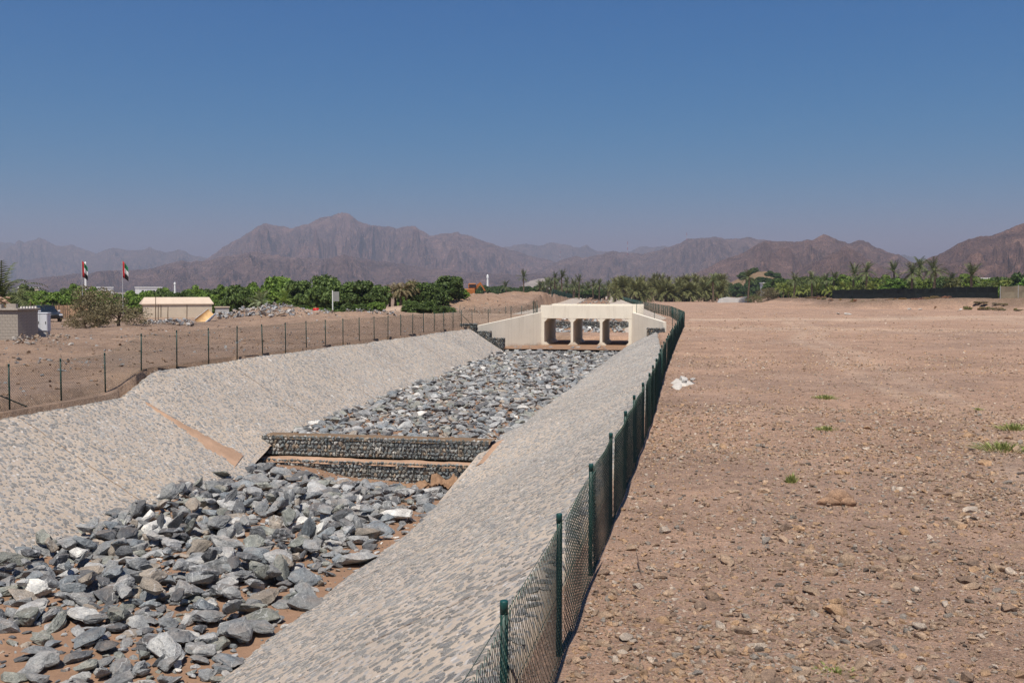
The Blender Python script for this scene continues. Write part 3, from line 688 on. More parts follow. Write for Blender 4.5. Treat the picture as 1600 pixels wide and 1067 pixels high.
# ------------------------------------------------------------------ gabion step
def gabion(parent, x0, x1, y0, y1, z0, z1, faces='f', cell=1.0, stone=.17, seed=0, fill_tone=1.0):
    """one basket: core, fitted stones on the seen faces, wire"""
    r = np.random.default_rng(seed); VV, FF, TT, off = [], [], [], 0
    def put(c, sx, sy, sz, axis_):
        nonlocal off
        v, f = GS[r.integers(len(GS))]
        t = np.array([(.15, .165, .165), (.11, .12, .125), (.21, .215, .205), (.25, .20, .15), (.18, .17, .15), (.30, .29, .27)][r.choice(6, p=[.27, .22, .2, .1, .13, .08])]) * r.uniform(.8, 1.2) * fill_tone
        VV.append((v * np.array([sx, sy, sz])) @ rotm(r.normal(0, .3), r.normal(0, .3), r.normal(0, .3)).T + c); FF.append(f + off); off += len(v); TT.append(np.repeat(t[None], len(v), 0))
    def cover(a0, a1, b0, b1, fn, sa):
        b = b0
        while b < b1:
            hb = stone * r.uniform(.75, 1.15); a = a0
            while a < a1:
                wa = stone * r.uniform(.7, 1.45)
                put(fn(min(a + wa / 2, a1 - .03), min(b + hb / 2, b1 - .03)), *(((wa * 1.28, stone * 1.5, hb * 1.62) if sa == 'x' else (stone * 1.4, wa * 1.55, hb * 1.62) if sa == 'y' else (wa * 1.5, hb * 1.7, stone))), sa); a += wa
            b += hb
    if 'f' in faces: cover(x0, x1, z0, z1, lambda a, b: np.array([a, y0 + .05, b]), 'x')
    if 'r' in faces: cover(y0, y1, z0, z1, lambda a, b: np.array([x1 - .05, a, b]), 'y')
    if 't' in faces: cover(x0, x1, y0, y1, lambda a, b: np.array([a, b, z1 - .05]), 'z')
    MB().box(x0 + .07, x1 - .07, y0 + .08, y1 - .05, z0, z1 - .05).build('basket_core', M['block'], parent)
    tag(meshobj('stone_fill', np_mesh('stone_fill', np.concatenate(VV), np.concatenate(FF), M['rock_s'], False, np.concatenate(TT)), parent), kind='stuff')
    w = MB()
    for x in np.arange(x0, x1 + .01, cell):
        w.bar((x, y0 - .035, z0), (x, y0 - .035, z1 + .02), .011, 4)
    for z in (z0 + .02, z1 + .01): w.bar((x0, y0 - .035, z), (x1, y0 - .035, z), .010, 4)
    for x in np.arange(x0 + .1, x1, .1): w.bar((x, y0 - .03, z0), (x, y0 - .03, z1), .0022, 3, caps=False)
    for z in np.arange(z0 + .1, z1, .1): w.bar((x0, y0 - .03, z), (x1, y0 - .03, z), .0022, 3, caps=False)
    if 'r' in faces:
        w.bar((x1 + .03, y0, z1), (x1 + .03, y1, z1), .01, 4); w.bar((x1 + .03, y1, z0), (x1 + .03, y1, z1), .01, 4)
    w.build('wire_cage', M['wire_d'], parent)
gw = tag(empty('gabion_wall', (0, 0, 0)), 'upper course of the dark stone gabion step across the channel', 'gabion')
gabion(gw, -19.15, -8.95, GAB_Y, GAB_Y + 1.0, -3.36, -2.55, 'f', 1.02, .165, 1, 1.3)
sv = []
def lump(name, x0, x1, y0, y1, z, h, mat, parent, nx=60, ny=9, seed=3):
    X, Y = np.meshgrid(np.linspace(x0, x1, nx), np.linspace(y0, y1, ny)); e = np.minimum(1, np.minimum((Y - y0), (y1 - Y)) / ((y1 - y0) * .22)); e = np.sqrt(np.clip(e, 0, 1))
    Z = z + h * e * (0.75 + 1.0 * fbm(X / 1.1, Y / .5, seed, 4)) - 0.05 * (e <= 0)
    Y = Y + 0.09 * fbm(X / .35, Y * 2, seed + 3, 4) * 2
    return meshobj(name, grid_mesh(name, X, Y, Z, mat), parent)
M['crust'] = mat_sand('silt_crust', (0.20, 0.135, 0.085))
lump('silt_cover', -19.2, -8.85, GAB_Y + .0, GAB_Y + 1.45, -2.60, .05, M['crust'], gw, 160, 12)
gl = tag(empty('gabion_wall', (0, 0, 0)), 'lower course of the gabion step, half hidden by boulders and cloth', 'gabion')
gabion(gl, -19.0, -9.05, GAB_Y - .95, GAB_Y - .02, -4.6, -3.42, 'f', 1.02, .165, 2, 1.3)
lump('silt_cover', -19.6, -8.9, GAB_Y - .98, GAB_Y + .02, -3.47, .12, M['sand_pale'], gl, 160, 12, seed=9)
# torn geotextile at the foot of the step
def cloth(name, x0, x1, y0, y1, z, amp, seed, mat, label):
    X, Y = np.meshgrid(np.linspace(x0, x1, 34), np.linspace(y0, y1, 12)); t = (Y - y0) / (y1 - y0)
    Z = z + t * .10 + amp * ridged(X / .55, Y / .7, seed, 4) - .15; Y = Y + .25 * fbm(X / .5, Y, seed + 2, 3)
    o = meshobj(name, grid_mesh(name, X, Y, Z, mat)); o.modifiers.new('thickness', 'SOLIDIFY').thickness = .012
    return tag(o, label, 'cloth')
M['geo'] = simple('brown_geotextile', (.27, .165, .10), .95, .25, 5, .05, bumpk=.5)
cloth('geotextile_sheet', -14.9, -11.2, GAB_Y - 2.0, GAB_Y - 1.02, -4.25, .30, 5, M['geo'], 'crumpled brown geotextile along the foot of the lower gabion')
cloth('geotextile_sheet', -11.0, -9.9, GAB_Y - 2.0, GAB_Y - 1.1, -4.2, .75, 8, M['geo'], 'peaked brown geotextile fold near the right end of the step')

# ------------------------------------------------------------------ stones lying on the right-hand plain
PB = [hull_rock(500 + k, 18, 0.03, True, .8) for k in range(10)]
PB_S = [hull_rock(520 + k, 10, 0, False, .8) for k in range(8)]
PT = [('tan', (.47, .33, .225), .40), ('ochre', (.50, .32, .19), .18), ('brown', (.32, .22, .155), .22), ('grey', (.31, .265, .22), .08), ('pale', (.58, .47, .37), .10), ('dark', (.16, .13, .105), .02)]
def peb_tone():
    i = rng.choice(len(PT), p=[t[2] for t in PT]); k = rng.uniform(.85, 1.15); return tuple(c * k for c in PT[i][1]), PT[i][0]
def fence_x(y): return np.interp(y, [-20, 30, 46, 70, 112], [-1.42, -1.5, -1.78, -1.95, -2.1])
stones = []
def field(n, y0, y1, smin, smax, p, xr, clump=True):
    k = 0; guard = 0
    while k < n and guard < n * 20:
        guard += 1
        Y = y0 + (y1 - y0) * rng.random() ** 1.35; X = rng.uniform(float(fence_x(Y)) + .12, xr(Y))
        if clump and rng.random() > 0.25 + 1.6 * max(0.0, float(fbm(X / 2.6, Y / 2.6, 121, 4)) + .12): continue
        s = smin + (smax - smin) * rng.random() ** p; t, tn = peb_tone()
        stones.append((X, Y, 0.0, s, (rng.normal(0, .18), rng.normal(0, .18), rng.uniform(0, 6.28)), (1.1, rng.uniform(.8, 1.15), rng.uniform(.75, 1.1)), t, tn)); k += 1
wide = lambda Y: 0.34 * Y + 1.5
field(19000, 8.5, 28, .022, .07, 1.5, wide); field(9500, 8.5, 34, .055, .14, 1.9, wide); field(8500, 24, 62, .05, .14, 1.6, wide, True)
field(560, 9, 34, .12, .26, 2.2, wide); field(40, 9, 30, .22, .34, 1.5, wide); field(3800, 50, 110, .07, .22, 2.2, wide); field(1800, 100, 200, .10, .34, 2.5, lambda Y: .42 * Y)
sx = np.array([q[0] for q in stones]); sy = np.array([q[1] for q in stones]); szz = ground_z(sx, sy)
stones = [(q[0], q[1], float(z) + q[3] * .10, *q[3:]) for q, z in zip(stones, szz)]
def lab_peb(x, y, s, tn):
    px, py, d = proj(x, y, 0)
    lat = 'beside the green fence' if px < 1000 + (1067 - py) * .1 else 'left of the tan rock' if px < 1290 else 'in line with the tan rock' if px < 1400 else 'towards the right edge'
    far = 'at the very front' if d < 11 else 'in the near gravel' if d < 14 else 'before the tan rock' if d < 18 else 'behind the tan rock'
    sz = 'big' if s > .2 else 'fist-sized' if s > .13 else 'small'
    return '%s %s stone %s, %s' % (sz, tn, far, lat)
scatter('plain', stones, PB, M['peb'], M['peb_s'], 300, 'field_stone', 'stone', 'loose stones on the gravel plain', lab_peb, 'gravel', 'loose brown gravel strewn over the plain right of the fence', PB_S)
# the one big tan rock: three fused lobes
big = []
v0, f0 = hull_rock(777, 60, 0.05, True, 1.2); off = 0; VV = []; FF = []
for (cx, cy, cz, sx_, sy_, sz_) in ((.02, .05, .10, .46, .42, .34), (-.17, -.06, .05, .36, .26, .20), (.16, -.10, .06, .26, .26, .20)):
    VV.append(v0 * np.array([sx_, sy_, sz_]) * 1.12 + np.array([cx, cy, cz])); FF.append(f0 + off); off += len(v0)
bx_, by_ = P(1315, 17.8); br = meshobj('tan_rock', np_mesh('tan_rock', np.concatenate(VV), np.concatenate(FF), M['peb'], True), None, (bx_, by_, float(ground_z(bx_, by_))))
br.color = (.42, .26, .165, 1); tag(br, 'largest tan lobed rock lying on the open gravel plain', 'rock')
# rubble and stones on the left-hand ground
lrub = []
for k in range(15000):
    px = rng.uniform(-40, 860); d = 28 + 140 * rng.random() ** 1.5; X, Y = P(px, d)
    if X > lc_x(min(Y, 95)) - .9 or (Y > 95 and X > -23): continue
    s = .05 + .28 * rng.random() ** 3
    heap = fbm(X / 5, Y / 5, 131, 3) > .06
    if not heap and rng.random() < .6: continue
    t = (np.array([.30, .29, .28]) if rng.random() < .35 else np.array([.30, .20, .135])) * rng.uniform(.7, 1.3)
    lrub.append((X, Y, 0, s, (rng.normal(0, .4), rng.normal(0, .4), rng.uniform(0, 6.28)), (1.1, 1, .85), tuple(t), ''))
def heap_rocks(px0, px1, d0, d1, n, smin, smax, tones):
    for k in range(n):
        X, Y = P(rng.uniform(px0, px1), rng.uniform(d0, d1)); s = smin + (smax - smin) * rng.random() ** 2
        t = np.array(tones[rng.integers(len(tones))]) * rng.uniform(.75, 1.25)
        lrub.append((X, Y, rng.uniform(0, .25), s, (rng.normal(0, .5), rng.normal(0, .5), rng.uniform(0, 6.28)), (1.1, 1, .85), tuple(t), ''))
GR = [(.30, .30, .30), (.40, .38, .36), (.22, .22, .23), (.34, .27, .21)]
heap_rocks(225, 300, 88, 98, 180, .2, .7, GR); heap_rocks(340, 460, 100, 112, 420, .25, .9, GR); heap_rocks(430, 520, 98, 112, 160, .15, .5, GR); heap_rocks(540, 620, 100, 110, 160, .15, .6, GR); heap_rocks(20, 110, 54, 62, 120, .12, .4, [(.33, .24, .17), (.36, .32, .28)]); heap_rocks(640, 800, 115, 150, 260, .12, .5, [(.36, .31, .26), (.30, .2, .14)])
zz = ground_z(np.array([q[0] for q in lrub]), np.array([q[1] for q in lrub]))
lrub = [(q[0], q[1], q[2] + float(z) + .02, *q[3:]) for q, z in zip(lrub, zz)]
scatter('rub', lrub, CH, M['peb'], M['peb_s'], 0, 'rubble', 'rubble', '', None, 'rubble', 'grey and brown rubble heaped on the ground left of the channel')
# white mortar spill beside the fence
sp_x, sp_y = -1.25, 41.5
M['spill'] = simple('dried_white_mortar', (.50, .455, .40), .95, .2, 6, .1, bumpk=.4)
a = np.linspace(0, 2 * np.pi, 25)[:-1]; V = [(0, 0, .08)]; F = []
for k, t in enumerate(a):
    r_ = 1 + .35 * math.sin(3 * t + 1) + .2 * math.sin(7 * t); V += [(.30 * r_ * math.cos(t), 1.5 * r_ * math.sin(t), .06), (.40 * r_ * math.cos(t), 1.8 * r_ * math.sin(t), -.03)]
for k in range(24):
    j = (k + 1) % 24; F += [(0, 1 + 2 * k, 1 + 2 * j), (1 + 2 * k, 2 + 2 * k, 2 + 2 * j, 1 + 2 * j)]
tag(meshobj('mortar_spill', np_mesh('mortar_spill', np.array(V), F, M['spill'], True), None, (sp_x + .35, sp_y, float(ground_z(sp_x, sp_y)) + .03)), 'dried white mortar spilt on the ground against the fence', 'mortar')
for k, (ox, oy, s, lb) in enumerate(((.45, .9, .5, 'pale rubble stone at the back of the white mortar spill'), (.5, -.2, .45, 'pale rubble stone in the middle of the white mortar spill'), (.85, .5, .34, 'pale rubble stone on the right rim of the white mortar spill'))):
    o = meshobj('rubble_stone', np_mesh('rubble_stone', *RIP[k + 2], M['rock']), None, (sp_x + ox, sp_y + oy, float(ground_z(sp_x + ox, sp_y + oy)) + .14), (.2, .3, k), (s, s, s)); o.color = (.5, .48, .45, 1)
    tag(o, lb, 'stone', 'stones on the mortar spill')
# weeds
def tuft(seed, n, h, spread):
    r = np.random.default_rng(seed); V = []; F = []
    for k in range(n):
        a_ = r.uniform(0, 6.28); q = r.uniform(0, spread); bx = math.cos(a_) * q; by = math.sin(a_) * q; hh = h * r.uniform(.4, 1) * (1 - .5 * q / spread); lx = r.normal(0, .3) * hh + bx * .6; ly = r.normal(0, .3) * hh + by * .6; w = .010; t = r.uniform(0, 3.14); wx = w * math.cos(t); wy = w * math.sin(t)
        o = len(V); V += [(bx - wx, by - wy, 0), (bx + wx, by + wy, 0), (bx + lx * .5 + wx, by + ly * .5 + wy, hh * .6), (bx + lx * .5 - wx, by + ly * .5 - wy, hh * .6), (bx + lx, by + ly, hh)]; F += [(o, o + 1, o + 2, o + 3), (o + 3, o + 2, o + 4)]
    return np_mesh('weed_tuft', np.array(V), F, M['grass'])
for k, (px, py, n, h, sp, lb) in enumerate(((1240, 757, 110, .26, .10, 'small dark-based green weed tuft left of the tan rock'), (1292, 624, 200, .22, .36, 'faint green weed tuft farthest out on the gravel plain'), (1294, 674, 170, .16, .26, 'low green weed tuft behind the tan rock'), (1590, 677, 240, .26, .45, 'upper of two green weed clumps at the right edge'), (1572, 708, 320, .28, .55, 'lower and wider green weed clump at the right edge'), (1318, 1064, 200, .06, .22, 'flat thin weed patch at the bottom edge of the photo'), (1532, 640, 60, .15, .12, 'tiny weed sprout between mid plain and right edge'))):
    d = H * FPX / (py - HOR); X, Y = P(px, d)
    tag(meshobj('weed_tuft', tuft(k + 3, n, h, sp), None, (X, Y, float(ground_z(X, Y)) - .01)), lb, 'weed', 'weeds on the plain').color = (1, 1, 1, 1)
for (px, py, l, rz, lb) in ((1005, 905, .55, .25, 'thin dark rusty rod stuck in the gravel near the fence'), (1442, 752, .34, -.6, 'short dark stick lying among stones right of the tan rock')):
    d = H * FPX / (py - HOR); X, Y = P(px, d); z = float(ground_z(X, Y))
    MBx = MB().tube([(0, 0, -.02), (.02 * l, l * .5, l * .16), (.06 * l, l, l * .30)], [.009, .008, .006], 6)
    tag(MBx.build('rusty_rod', simple('rust', (.09, .06, .045), .9, .3, 9), None, False, (X, Y, z), (0, 0, rz)), lb, 'rod')

# ------------------------------------------------------------------ culvert bridge
BY = 100.0; BL = 8.0
br_ = tag(empty('culvert_bridge', (-12, BY, -1.6)), 'cream concrete three-cell box culvert with flared wing walls', 'bridge')
def bpart(name, mb, mat=M['conc']):
    o = mb.build(name, mat, br_); o.location = (12, -BY, 1.6); return o
xs = [-16.2, -15.88, -13.17, -12.92, -10.22, -9.97, -7.34, -7.0]            # wall faces: wall, cell, wall, cell ...
zf, zc, zt = -1.62, 1.08, 2.42
for k in range(4): bpart('cell_wall', MB().box(xs[2*k], xs[2*k+1], BY, BY + BL, zf - .35, zc + .02))
bpart('deck_slab', MB().box(-16.2, -7.0, BY + .42, BY + BL - .4, zc, zc + .42))
bpart('parapet', MB().box(-16.25, -6.98, BY - .012, BY + .40, zc - .001, zt, .025))
bpart('parapet', MB().box(-16.25, -6.3, BY + BL - .38, BY + BL + .01, zc - .001, zt + .03, .025))
bpart('floor_slab', MB().box(-16.4, -6.9, BY - 1.6, BY + BL + 1.2, zf - .5, zf), M['sand'])
c_ = .36
for k in range(3):
    a, b = xs[2*k+1], xs[2*k+2]; y0, y1 = BY + .015, BY + BL - .015
    bpart('haunch', MB().prism([(a - .01, zc + .01), (a + c_, zc + .01), (a - .01, zc - c_)], 'y', y0, y1)); bpart('haunch', MB().prism([(b + .01, zc + .01), (b - c_, zc + .01), (b + .01, zc - c_)], 'y', y0, y1))
    bpart('haunch', MB().prism([(a - .01, zf - .01), (a + c_ * .9, zf - .01), (a - .01, zf + c_ * .9)], 'y', y0, y1)); bpart('haunch', MB().prism([(b + .01, zf - .01), (b - c_ * .9, zf - .01), (b + .01, zf + c_ * .9)], 'y', y0, y1))
def wing(x0, y0, x1, y1, za, zb, t=.32):
    d = Vector((x1 - x0, y1 - y0, 0)).normalized(); n = Vector((-d.y, d.x, 0)) * t
    if n.y < 0: n = -n
    z0 = -2.4
    V = [(x0, y0, z0), (x1, y1, z0), (x1, y1, zb), (x0, y0, za)]; V += [(p[0] + n.x, p[1] + n.y, p[2]) for p in V]
    return MB().add(V, [(0,1,2,3), (7,6,5,4), (0,4,5,1), (1,5,6,2), (2,6,7,3), (3,7,4,0)])
bpart('wing_wall', wing(-16.18, BY - .02, -21.3, BY - 6.6, 1.72, .52)); bpart('wing_wall', wing(-7.02, BY - .02, -3.7, BY - 5.2, 1.72, .95))
def apron(x0, x1, y0, y1, z):
    X, Y = np.meshgrid(np.linspace(x0, x1, 40), np.linspace(y0, y1, 10)); return X, Y, z + .05 * fbm(X, Y, 141, 3)
X, Y, Z = apron(-19.6, -5.5, 92.5, 98.6, -1.60); tag(meshobj('silt_apron', grid_mesh('silt_apron', X, Y, Z, M['sand'])), 'brown silt apron in front of the culvert cells', kind='structure')
# gabion baskets closing off the ends of the pitched banks
for k, (x0, z1) in enumerate(((-22.9, .70), (-21.5, .0), (-20.2, -.65))):
    g_ = tag(empty('gabion_basket'), ['topmost', 'middle', 'lowest'][k] + ' stone-filled wire basket stepping down beside the left wing wall', 'gabion', 'gabion baskets by the left wing wall')
    gabion(g_, x0, x0 + 1.5, 92.6, 93.6, z1 - 1.1, z1, 'frt', 1.5, .2, 20 + k, .75)
g_ = tag(empty('gabion_basket'), 'stone-filled wire basket where the right bank meets the right wing wall', 'gabion')
gabion(g_, -5.2, -3.6, 94.0, 94.8, -.7, .36, 'frt', 1.6, .2, 29, .75)

# upstream reach seen over the parapet and through the cells
def up_sheet(name, u0, u1, zfun, mat, label, ys, m=9):
    Yg, Ug = np.meshgrid(ys, np.linspace(u0, u1, m), indexing='ij'); X = up_x(Yg) + Ug
    return tag(meshobj(name, grid_mesh(name, X, Yg, zfun(Yg, Ug), mat)), label, kind='structure')
yb = np.concatenate([np.arange(108, 130, .8), np.arange(130, 760, 6)])
def ubed(Y, U): return np.interp(Y, [108, 121, 126.8, 127, 140, 760], [-1.62, -1.5, -.75, -.1, -.05, .25]) + .10 * fbm((U) / 1.5, Y / 4, 151, 4)
up_sheet('channel_bed', -6, 6, ubed, M['sand'], 'brown bed of the far reach upstream of the culvert', yb, 17)
def ubl(Y, U): return np.interp(np.abs(U), [5.2, 9.0], [0, 1]) * (.95 - ubed(Y, 0)) + ubed(Y, 0) + .04 * fbm(U, Y, 155, 3)
up_sheet('pitched_bank', -9.2, -5.0, ubl, M['mortar'], 'far left pitched bank upstream of the culvert', yb[1:]); up_sheet('pitched_bank', 5.0, 9.2, ubl, M['mortar'], 'far right pitched bank upstream of the culvert', yb[1:])
g_ = tag(empty('gabion_wall'), 'distant gabion step seen through the culvert cells', 'gabion')
gabion(g_, -20.6, -9.2, 126.2, 127.2, -1.0, .0, 'f', 1.04, .26, 33, .8)
ur = []
for k in range(560):
    y = rng.uniform(118, 126) if k < 260 else 128 + 330 * rng.random() ** 1.5; u = rng.uniform(-5, 5); s = rng.uniform(.3, .8); t, tn = rip_tone()
    ur.append((float(up_x(y)) + u, y, float(ubed(y, u)) + s * .15, s, (rng.normal(0, .4), rng.normal(0, .4), rng.uniform(0, 6)), (1.1, 1, .9), tuple(np.array(t) * 1.15), tn))
scatter('ur', ur, RIP, M['rock'], M['rock_s'], 0, 'riprap_boulder', 'boulder', '', None, 'riprap_mass', 'grey riprap upstream of the culvert around the distant gabion step')

# ------------------------------------------------------------------ chain link fences
def wire_panel(L, h, dx=.060, dz=.050, r=.0036, seed=0):
    """woven diamond mesh: every wire a zigzag that links with its neighbours"""
    nw = int(round(L / dx)); ns = int(h / dz); V = []; F = []
    ph = np.arange(3) / 3 * 2 * np.pi
    for i in range(nw):
        x0 = (i + .5) * dx; b = len(V)
        for j in range(ns + 1):
            sgn = 1 if (i + j) % 2 == 0 else -1
            x = x0 + sgn * dx * .53; yo = .004 * sgn + .012 * math.sin(x * 2.1 / L * 3.1 + j * .05); z = j * dz
            V += [(x + r * 1.1 * math.cos(p), yo + r * math.sin(p), z) for p in ph]
        for j in range(ns):
            for k in range(3): F.append((b + j*3 + k, b + j*3 + (k+1) % 3, b + (j+1)*3 + (k+1) % 3, b + (j+1)*3 + k))
    return np_mesh('wire_mesh', np.array(V), F, M['wire'])
PANEL = wire_panel(3.0, 1.48)
PANEL_FAR = wire_panel(3.0, 1.5, .14, .10, .0054)
def post_mesh(h, r):
    me = MB().bar((0, 0, -.35), (0, 0, h), r, 12).mesh('post', M['green']); me.polygons.foreach_set('use_smooth', [len(p.vertices) == 4 for p in me.polygons]); return me
POST = post_mesh(1.5, .029); CAP = MB().tube([(0, 0, 1.43), (0, 0, 1.43), (0, 0, 1.513), (0, 0, 1.524), (0, 0, 1.527)], [.031, .0325, .0325, .030, .024], 12).mesh('post_cap', M['cap'], True)
RAIL = MB().bar((0, 0, 0), (1, 0, 0), .0028, 5).mesh('tension_wire', M['wire'])
def fence(line, spacing, h, label, panel=PANEL, caps=True, zf=None, thick=1.0, rails=True, lean=.012):
    """line: (x, y) corner points; posts every `spacing` metres, one mesh panel per bay"""
    pts = []; acc = 0.0
    seg = [(Vector(a), Vector(b)) for a, b in zip(line[:-1], line[1:])]
    for a, b in seg:
        L = (b - a).length; t = acc
        while t < L: pts.append(a + (b - a) * (t / L)); t += spacing
        acc = t - L
    pts.append(Vector(line[-1]))
    root = tag(empty('chain_link_fence', (0, 0, 0)), label, 'fence')
    top = []
    for p in pts:
        z = float(zf(p.x, p.y)) if zf else float(ground_z(p.x, p.y)); p3 = Vector((p.x, p.y, z)); top.append(p3)
        rot = (rnd.gauss(0, lean), rnd.gauss(0, lean), rnd.uniform(0, 6)); sc_ = (thick, thick, h / 1.5)
        o = meshobj('post', POST, root, p3, rot, sc_)
        if caps: 
            c = meshobj('post_cap', CAP, o)
    for a, b in zip(top[:-1], top[1:]):
        d = b - a; L = d.length
        if L < .3: continue
        rz = math.atan2(d.y, d.x); ry = -math.atan2(d.z, math.hypot(d.x, d.y))
        off = Vector((math.sin(rz), -math.cos(rz), 0)) * .045
        meshobj('wire_mesh', panel, root, a + off + Vector((0, 0, rnd.uniform(-.01, .02))), (rnd.gauss(0, .012), ry, rz), (L / 3.0, rnd.choice((-1, 1)), h / 1.5))
        if rails:
            for q in (.04, .5, .96): meshobj('tension_wire', RAIL, root, a + off * .7 + Vector((0, 0, h * q)), (0, ry, rz), (L, 1, 1))
    return root, top
# right fence: first post stands about ten metres out
fr, ft = fence([(float(fence_x(y)), y) for y in (4.2, 7.35)] + [(float(fence_x(y)), y) for y in (30, 46, 70, 112.5)], 3.03, 1.5, 'green chain-link fence running along the right bank to the culvert')
def brace(root, p, q, h):
    o = MB().bar((p[0], p[1], p[2] + h), (q[0], q[1], q[2] - .1), .024, 8).build('brace', M['green'], root); return o
# left fence
def lf_x(y): return float(lc_x(y)) - np.interp(y, [0, 36, 40, 92], [.62, .62, .12, .25])
fl, lt = fence([(lf_x(y), y) for y in (13.7, 24, 36.2, 39.6, 60, 92)] + [(-21.6, 95.5), (-16.8, 100.9)], 2.86, 1.58, 'green chain-link fence standing on the crest of the left bank')
for k, p in enumerate(lt):
    if abs(p.y - 92) < 1.6: brace(fl, p, (p.x + .9, p.y + 1.6, p.z), 1.2); break
px_ = min(lt, key=lambda p: abs(p.y - 28.0)); brace(fl, (px_.x - .05, px_.y, px_.z), (lf_x(31.7) + .08, 31.7, px_.z + .1), 1.5)
# upstream fences
zu = lambda x, y: float(ground_z(x, y))
fence([(-2.1, 112.6), (-4.8, 150), (float(up_x(204)) + 10.5, 204), (float(up_x(300)) + 9.8, 300), (float(up_x(420)) + 9.8, 420)], 3.0, 1.6, 'green chain-link fence along the far right bank upstream of the culvert', PANEL_FAR, False, None, 1.3, False)
fence([(float(up_x(232)) - 13, 228), (float(up_x(240)) - 9.8, 240), (float(up_x(440)) - 9.8, 440)], 3.0, 1.6, 'green chain-link fence along the far left bank upstream of the culvert', PANEL_FAR, False, None, 1.3, False)
fence([(-27.5, 111.2), (-16.6, 109.2)], 1.9, 1.5, 'short run of green fence beyond the track left of the culvert', PANEL_FAR, False, None, 1.0, False)
f_, _t = fence([(-6.6, 100.6), (-3.4, 97.5), (-2.15, 96.0)], 2.6, 1.5, 'short green fence tying the right wing wall to the bank fence', PANEL_FAR, False, None, 1.0, False)

# ------------------------------------------------------------------ trees and shrubs
def leaf_quads(r, cs, size, up=0.3, n_vec=None, asp=1.6):
    n = len(cs); a = r.normal(size=(n, 3)); a[:, 2] += up
    if n_vec is not None: a = a * .75 + n_vec
    a /= np.linalg.norm(a, axis=1)[:, None]
    t = np.cross(a, r.normal(size=(n, 3))); t /= np.linalg.norm(t, axis=1)[:, None] + 1e-9; b = np.cross(a, t)
    s = (size * r.uniform(.6, 1.35, n))[:, None]
    V = np.stack([cs - t * s * asp / 2, cs + b * s / 2, cs + t * s * asp / 2, cs - b * s / 2], 1).reshape(-1, 3)
    return V, np.arange(n * 4).reshape(-1, 4)
def crown(seed, n_lobe=34, per=170, size=.125, rx=1.0, rz=.85, low=-.25, l0=.2, l1=.38):
    """lumpy crown of leaf-sized faces, about 2 x 2 x 1.7 m at unit size with gaps between the lobes"""
    r = np.random.default_rng(seed); C = []; Nn = []
    for k in range(n_lobe):
        while True:
            c = r.normal(size=3); c /= np.linalg.norm(c)
            if c[2] > low: break
        c = c * np.array([rx, rx, rz]) * r.uniform(.45, .92); lr = r.uniform(l0, l1)
        q = r.normal(size=(per, 3)); q /= np.linalg.norm(q, axis=1)[:, None]; q[:, 2] = np.where(q[:, 2] < -.3, -q[:, 2], q[:, 2])
        C.append(c + q * lr * r.uniform(.55, 1.08, (per, 1)) * np.array([1.1, 1.1, .85])); Nn.append(q)
    C = np.concatenate(C); Nn = np.concatenate(Nn)
    return leaf_quads(r, C, size, .3, Nn)
def trunk_mesh(seed, h=1.0, r0=.09, limbs=5):
    r = random.Random(seed); m = MB()
    pts = [(0, 0, -.15), (r.gauss(0, .03), r.gauss(0, .03), h * .3), (r.gauss(0, .06), r.gauss(0, .06), h * .62), (r.gauss(0, .1), r.gauss(0, .1), h)]
    m.tube(pts, [r0, r0 * .8, r0 * .6, r0 * .3], 7)
    for k in range(limbs):
        a = 6.28 * k / limbs + r.random(); z = h * r.uniform(.25, .6); l = r.uniform(.4, .75)
        m.tube([(0, 0, z), (math.cos(a) * l * .5, math.sin(a) * l * .5, z + .28), (math.cos(a) * l, math.sin(a) * l, z + .6 * r.uniform(.6, 1.2))], [r0 * .45, r0 * .3, r0 * .1], 5)
    return m.mesh('trunk', M['bark'])
CROWN = [np_mesh('crown', *crown(600 + k, 46, 190, .095, 1.0, .85, -.8), M['leaf']) for k in range(5)]
CROWN_B = [np_mesh('crown', *crown(650 + k, 42, 170, .095, 1.0, .85, -.8), M['leaf_b']) for k in range(4)]
CROWN_S = [np_mesh('crown', *crown(680 + k, 120, 42, .042, 1.1, .75, -.8, .14, .34), M['scrub']) for k in range(3)]
CROWN_D = [np_mesh('crown', *crown(700 + k, 20, 80, .14, 1.0, .7), M['dry']) for k in range(2)]
TRUNK = [trunk_mesh(k) for k in range(4)]
def tree(name, loc, sx, sz, crown_me, label, cat='tree', group=None, lift=.7, tint=(1, 1, 1), trunk_h=1.0):
    root = empty(name, loc, rnd.uniform(0, 6.28)); tag(root, label, cat, group)
    meshobj('trunk', rnd.choice(TRUNK), root, (0, 0, 0), (0, 0, 0), (sx * .8, sx * .8, sz * trunk_h))
    c = meshobj('crown', crown_me, root, (0, 0, sz * lift), (0, 0, rnd.uniform(0, 6.28)), (sx, sx, sz)); c.color = (*tint, 1)
    return root
def gtree(px, d, sx, sz, kind, label, lift=.7, tint=None, zoff=0, name='broadleaf_tree', cat='tree', group=None):
    X, Y = P(px, d); z = float(ground_z(X, Y)) + zoff
    tint = tint or tuple(rnd.uniform(.8, 1.15) for _ in range(1)) * 3
    return tree(name, (X, Y, z), sx, sz, rnd.choice(kind), label, cat, group, lift, tint)
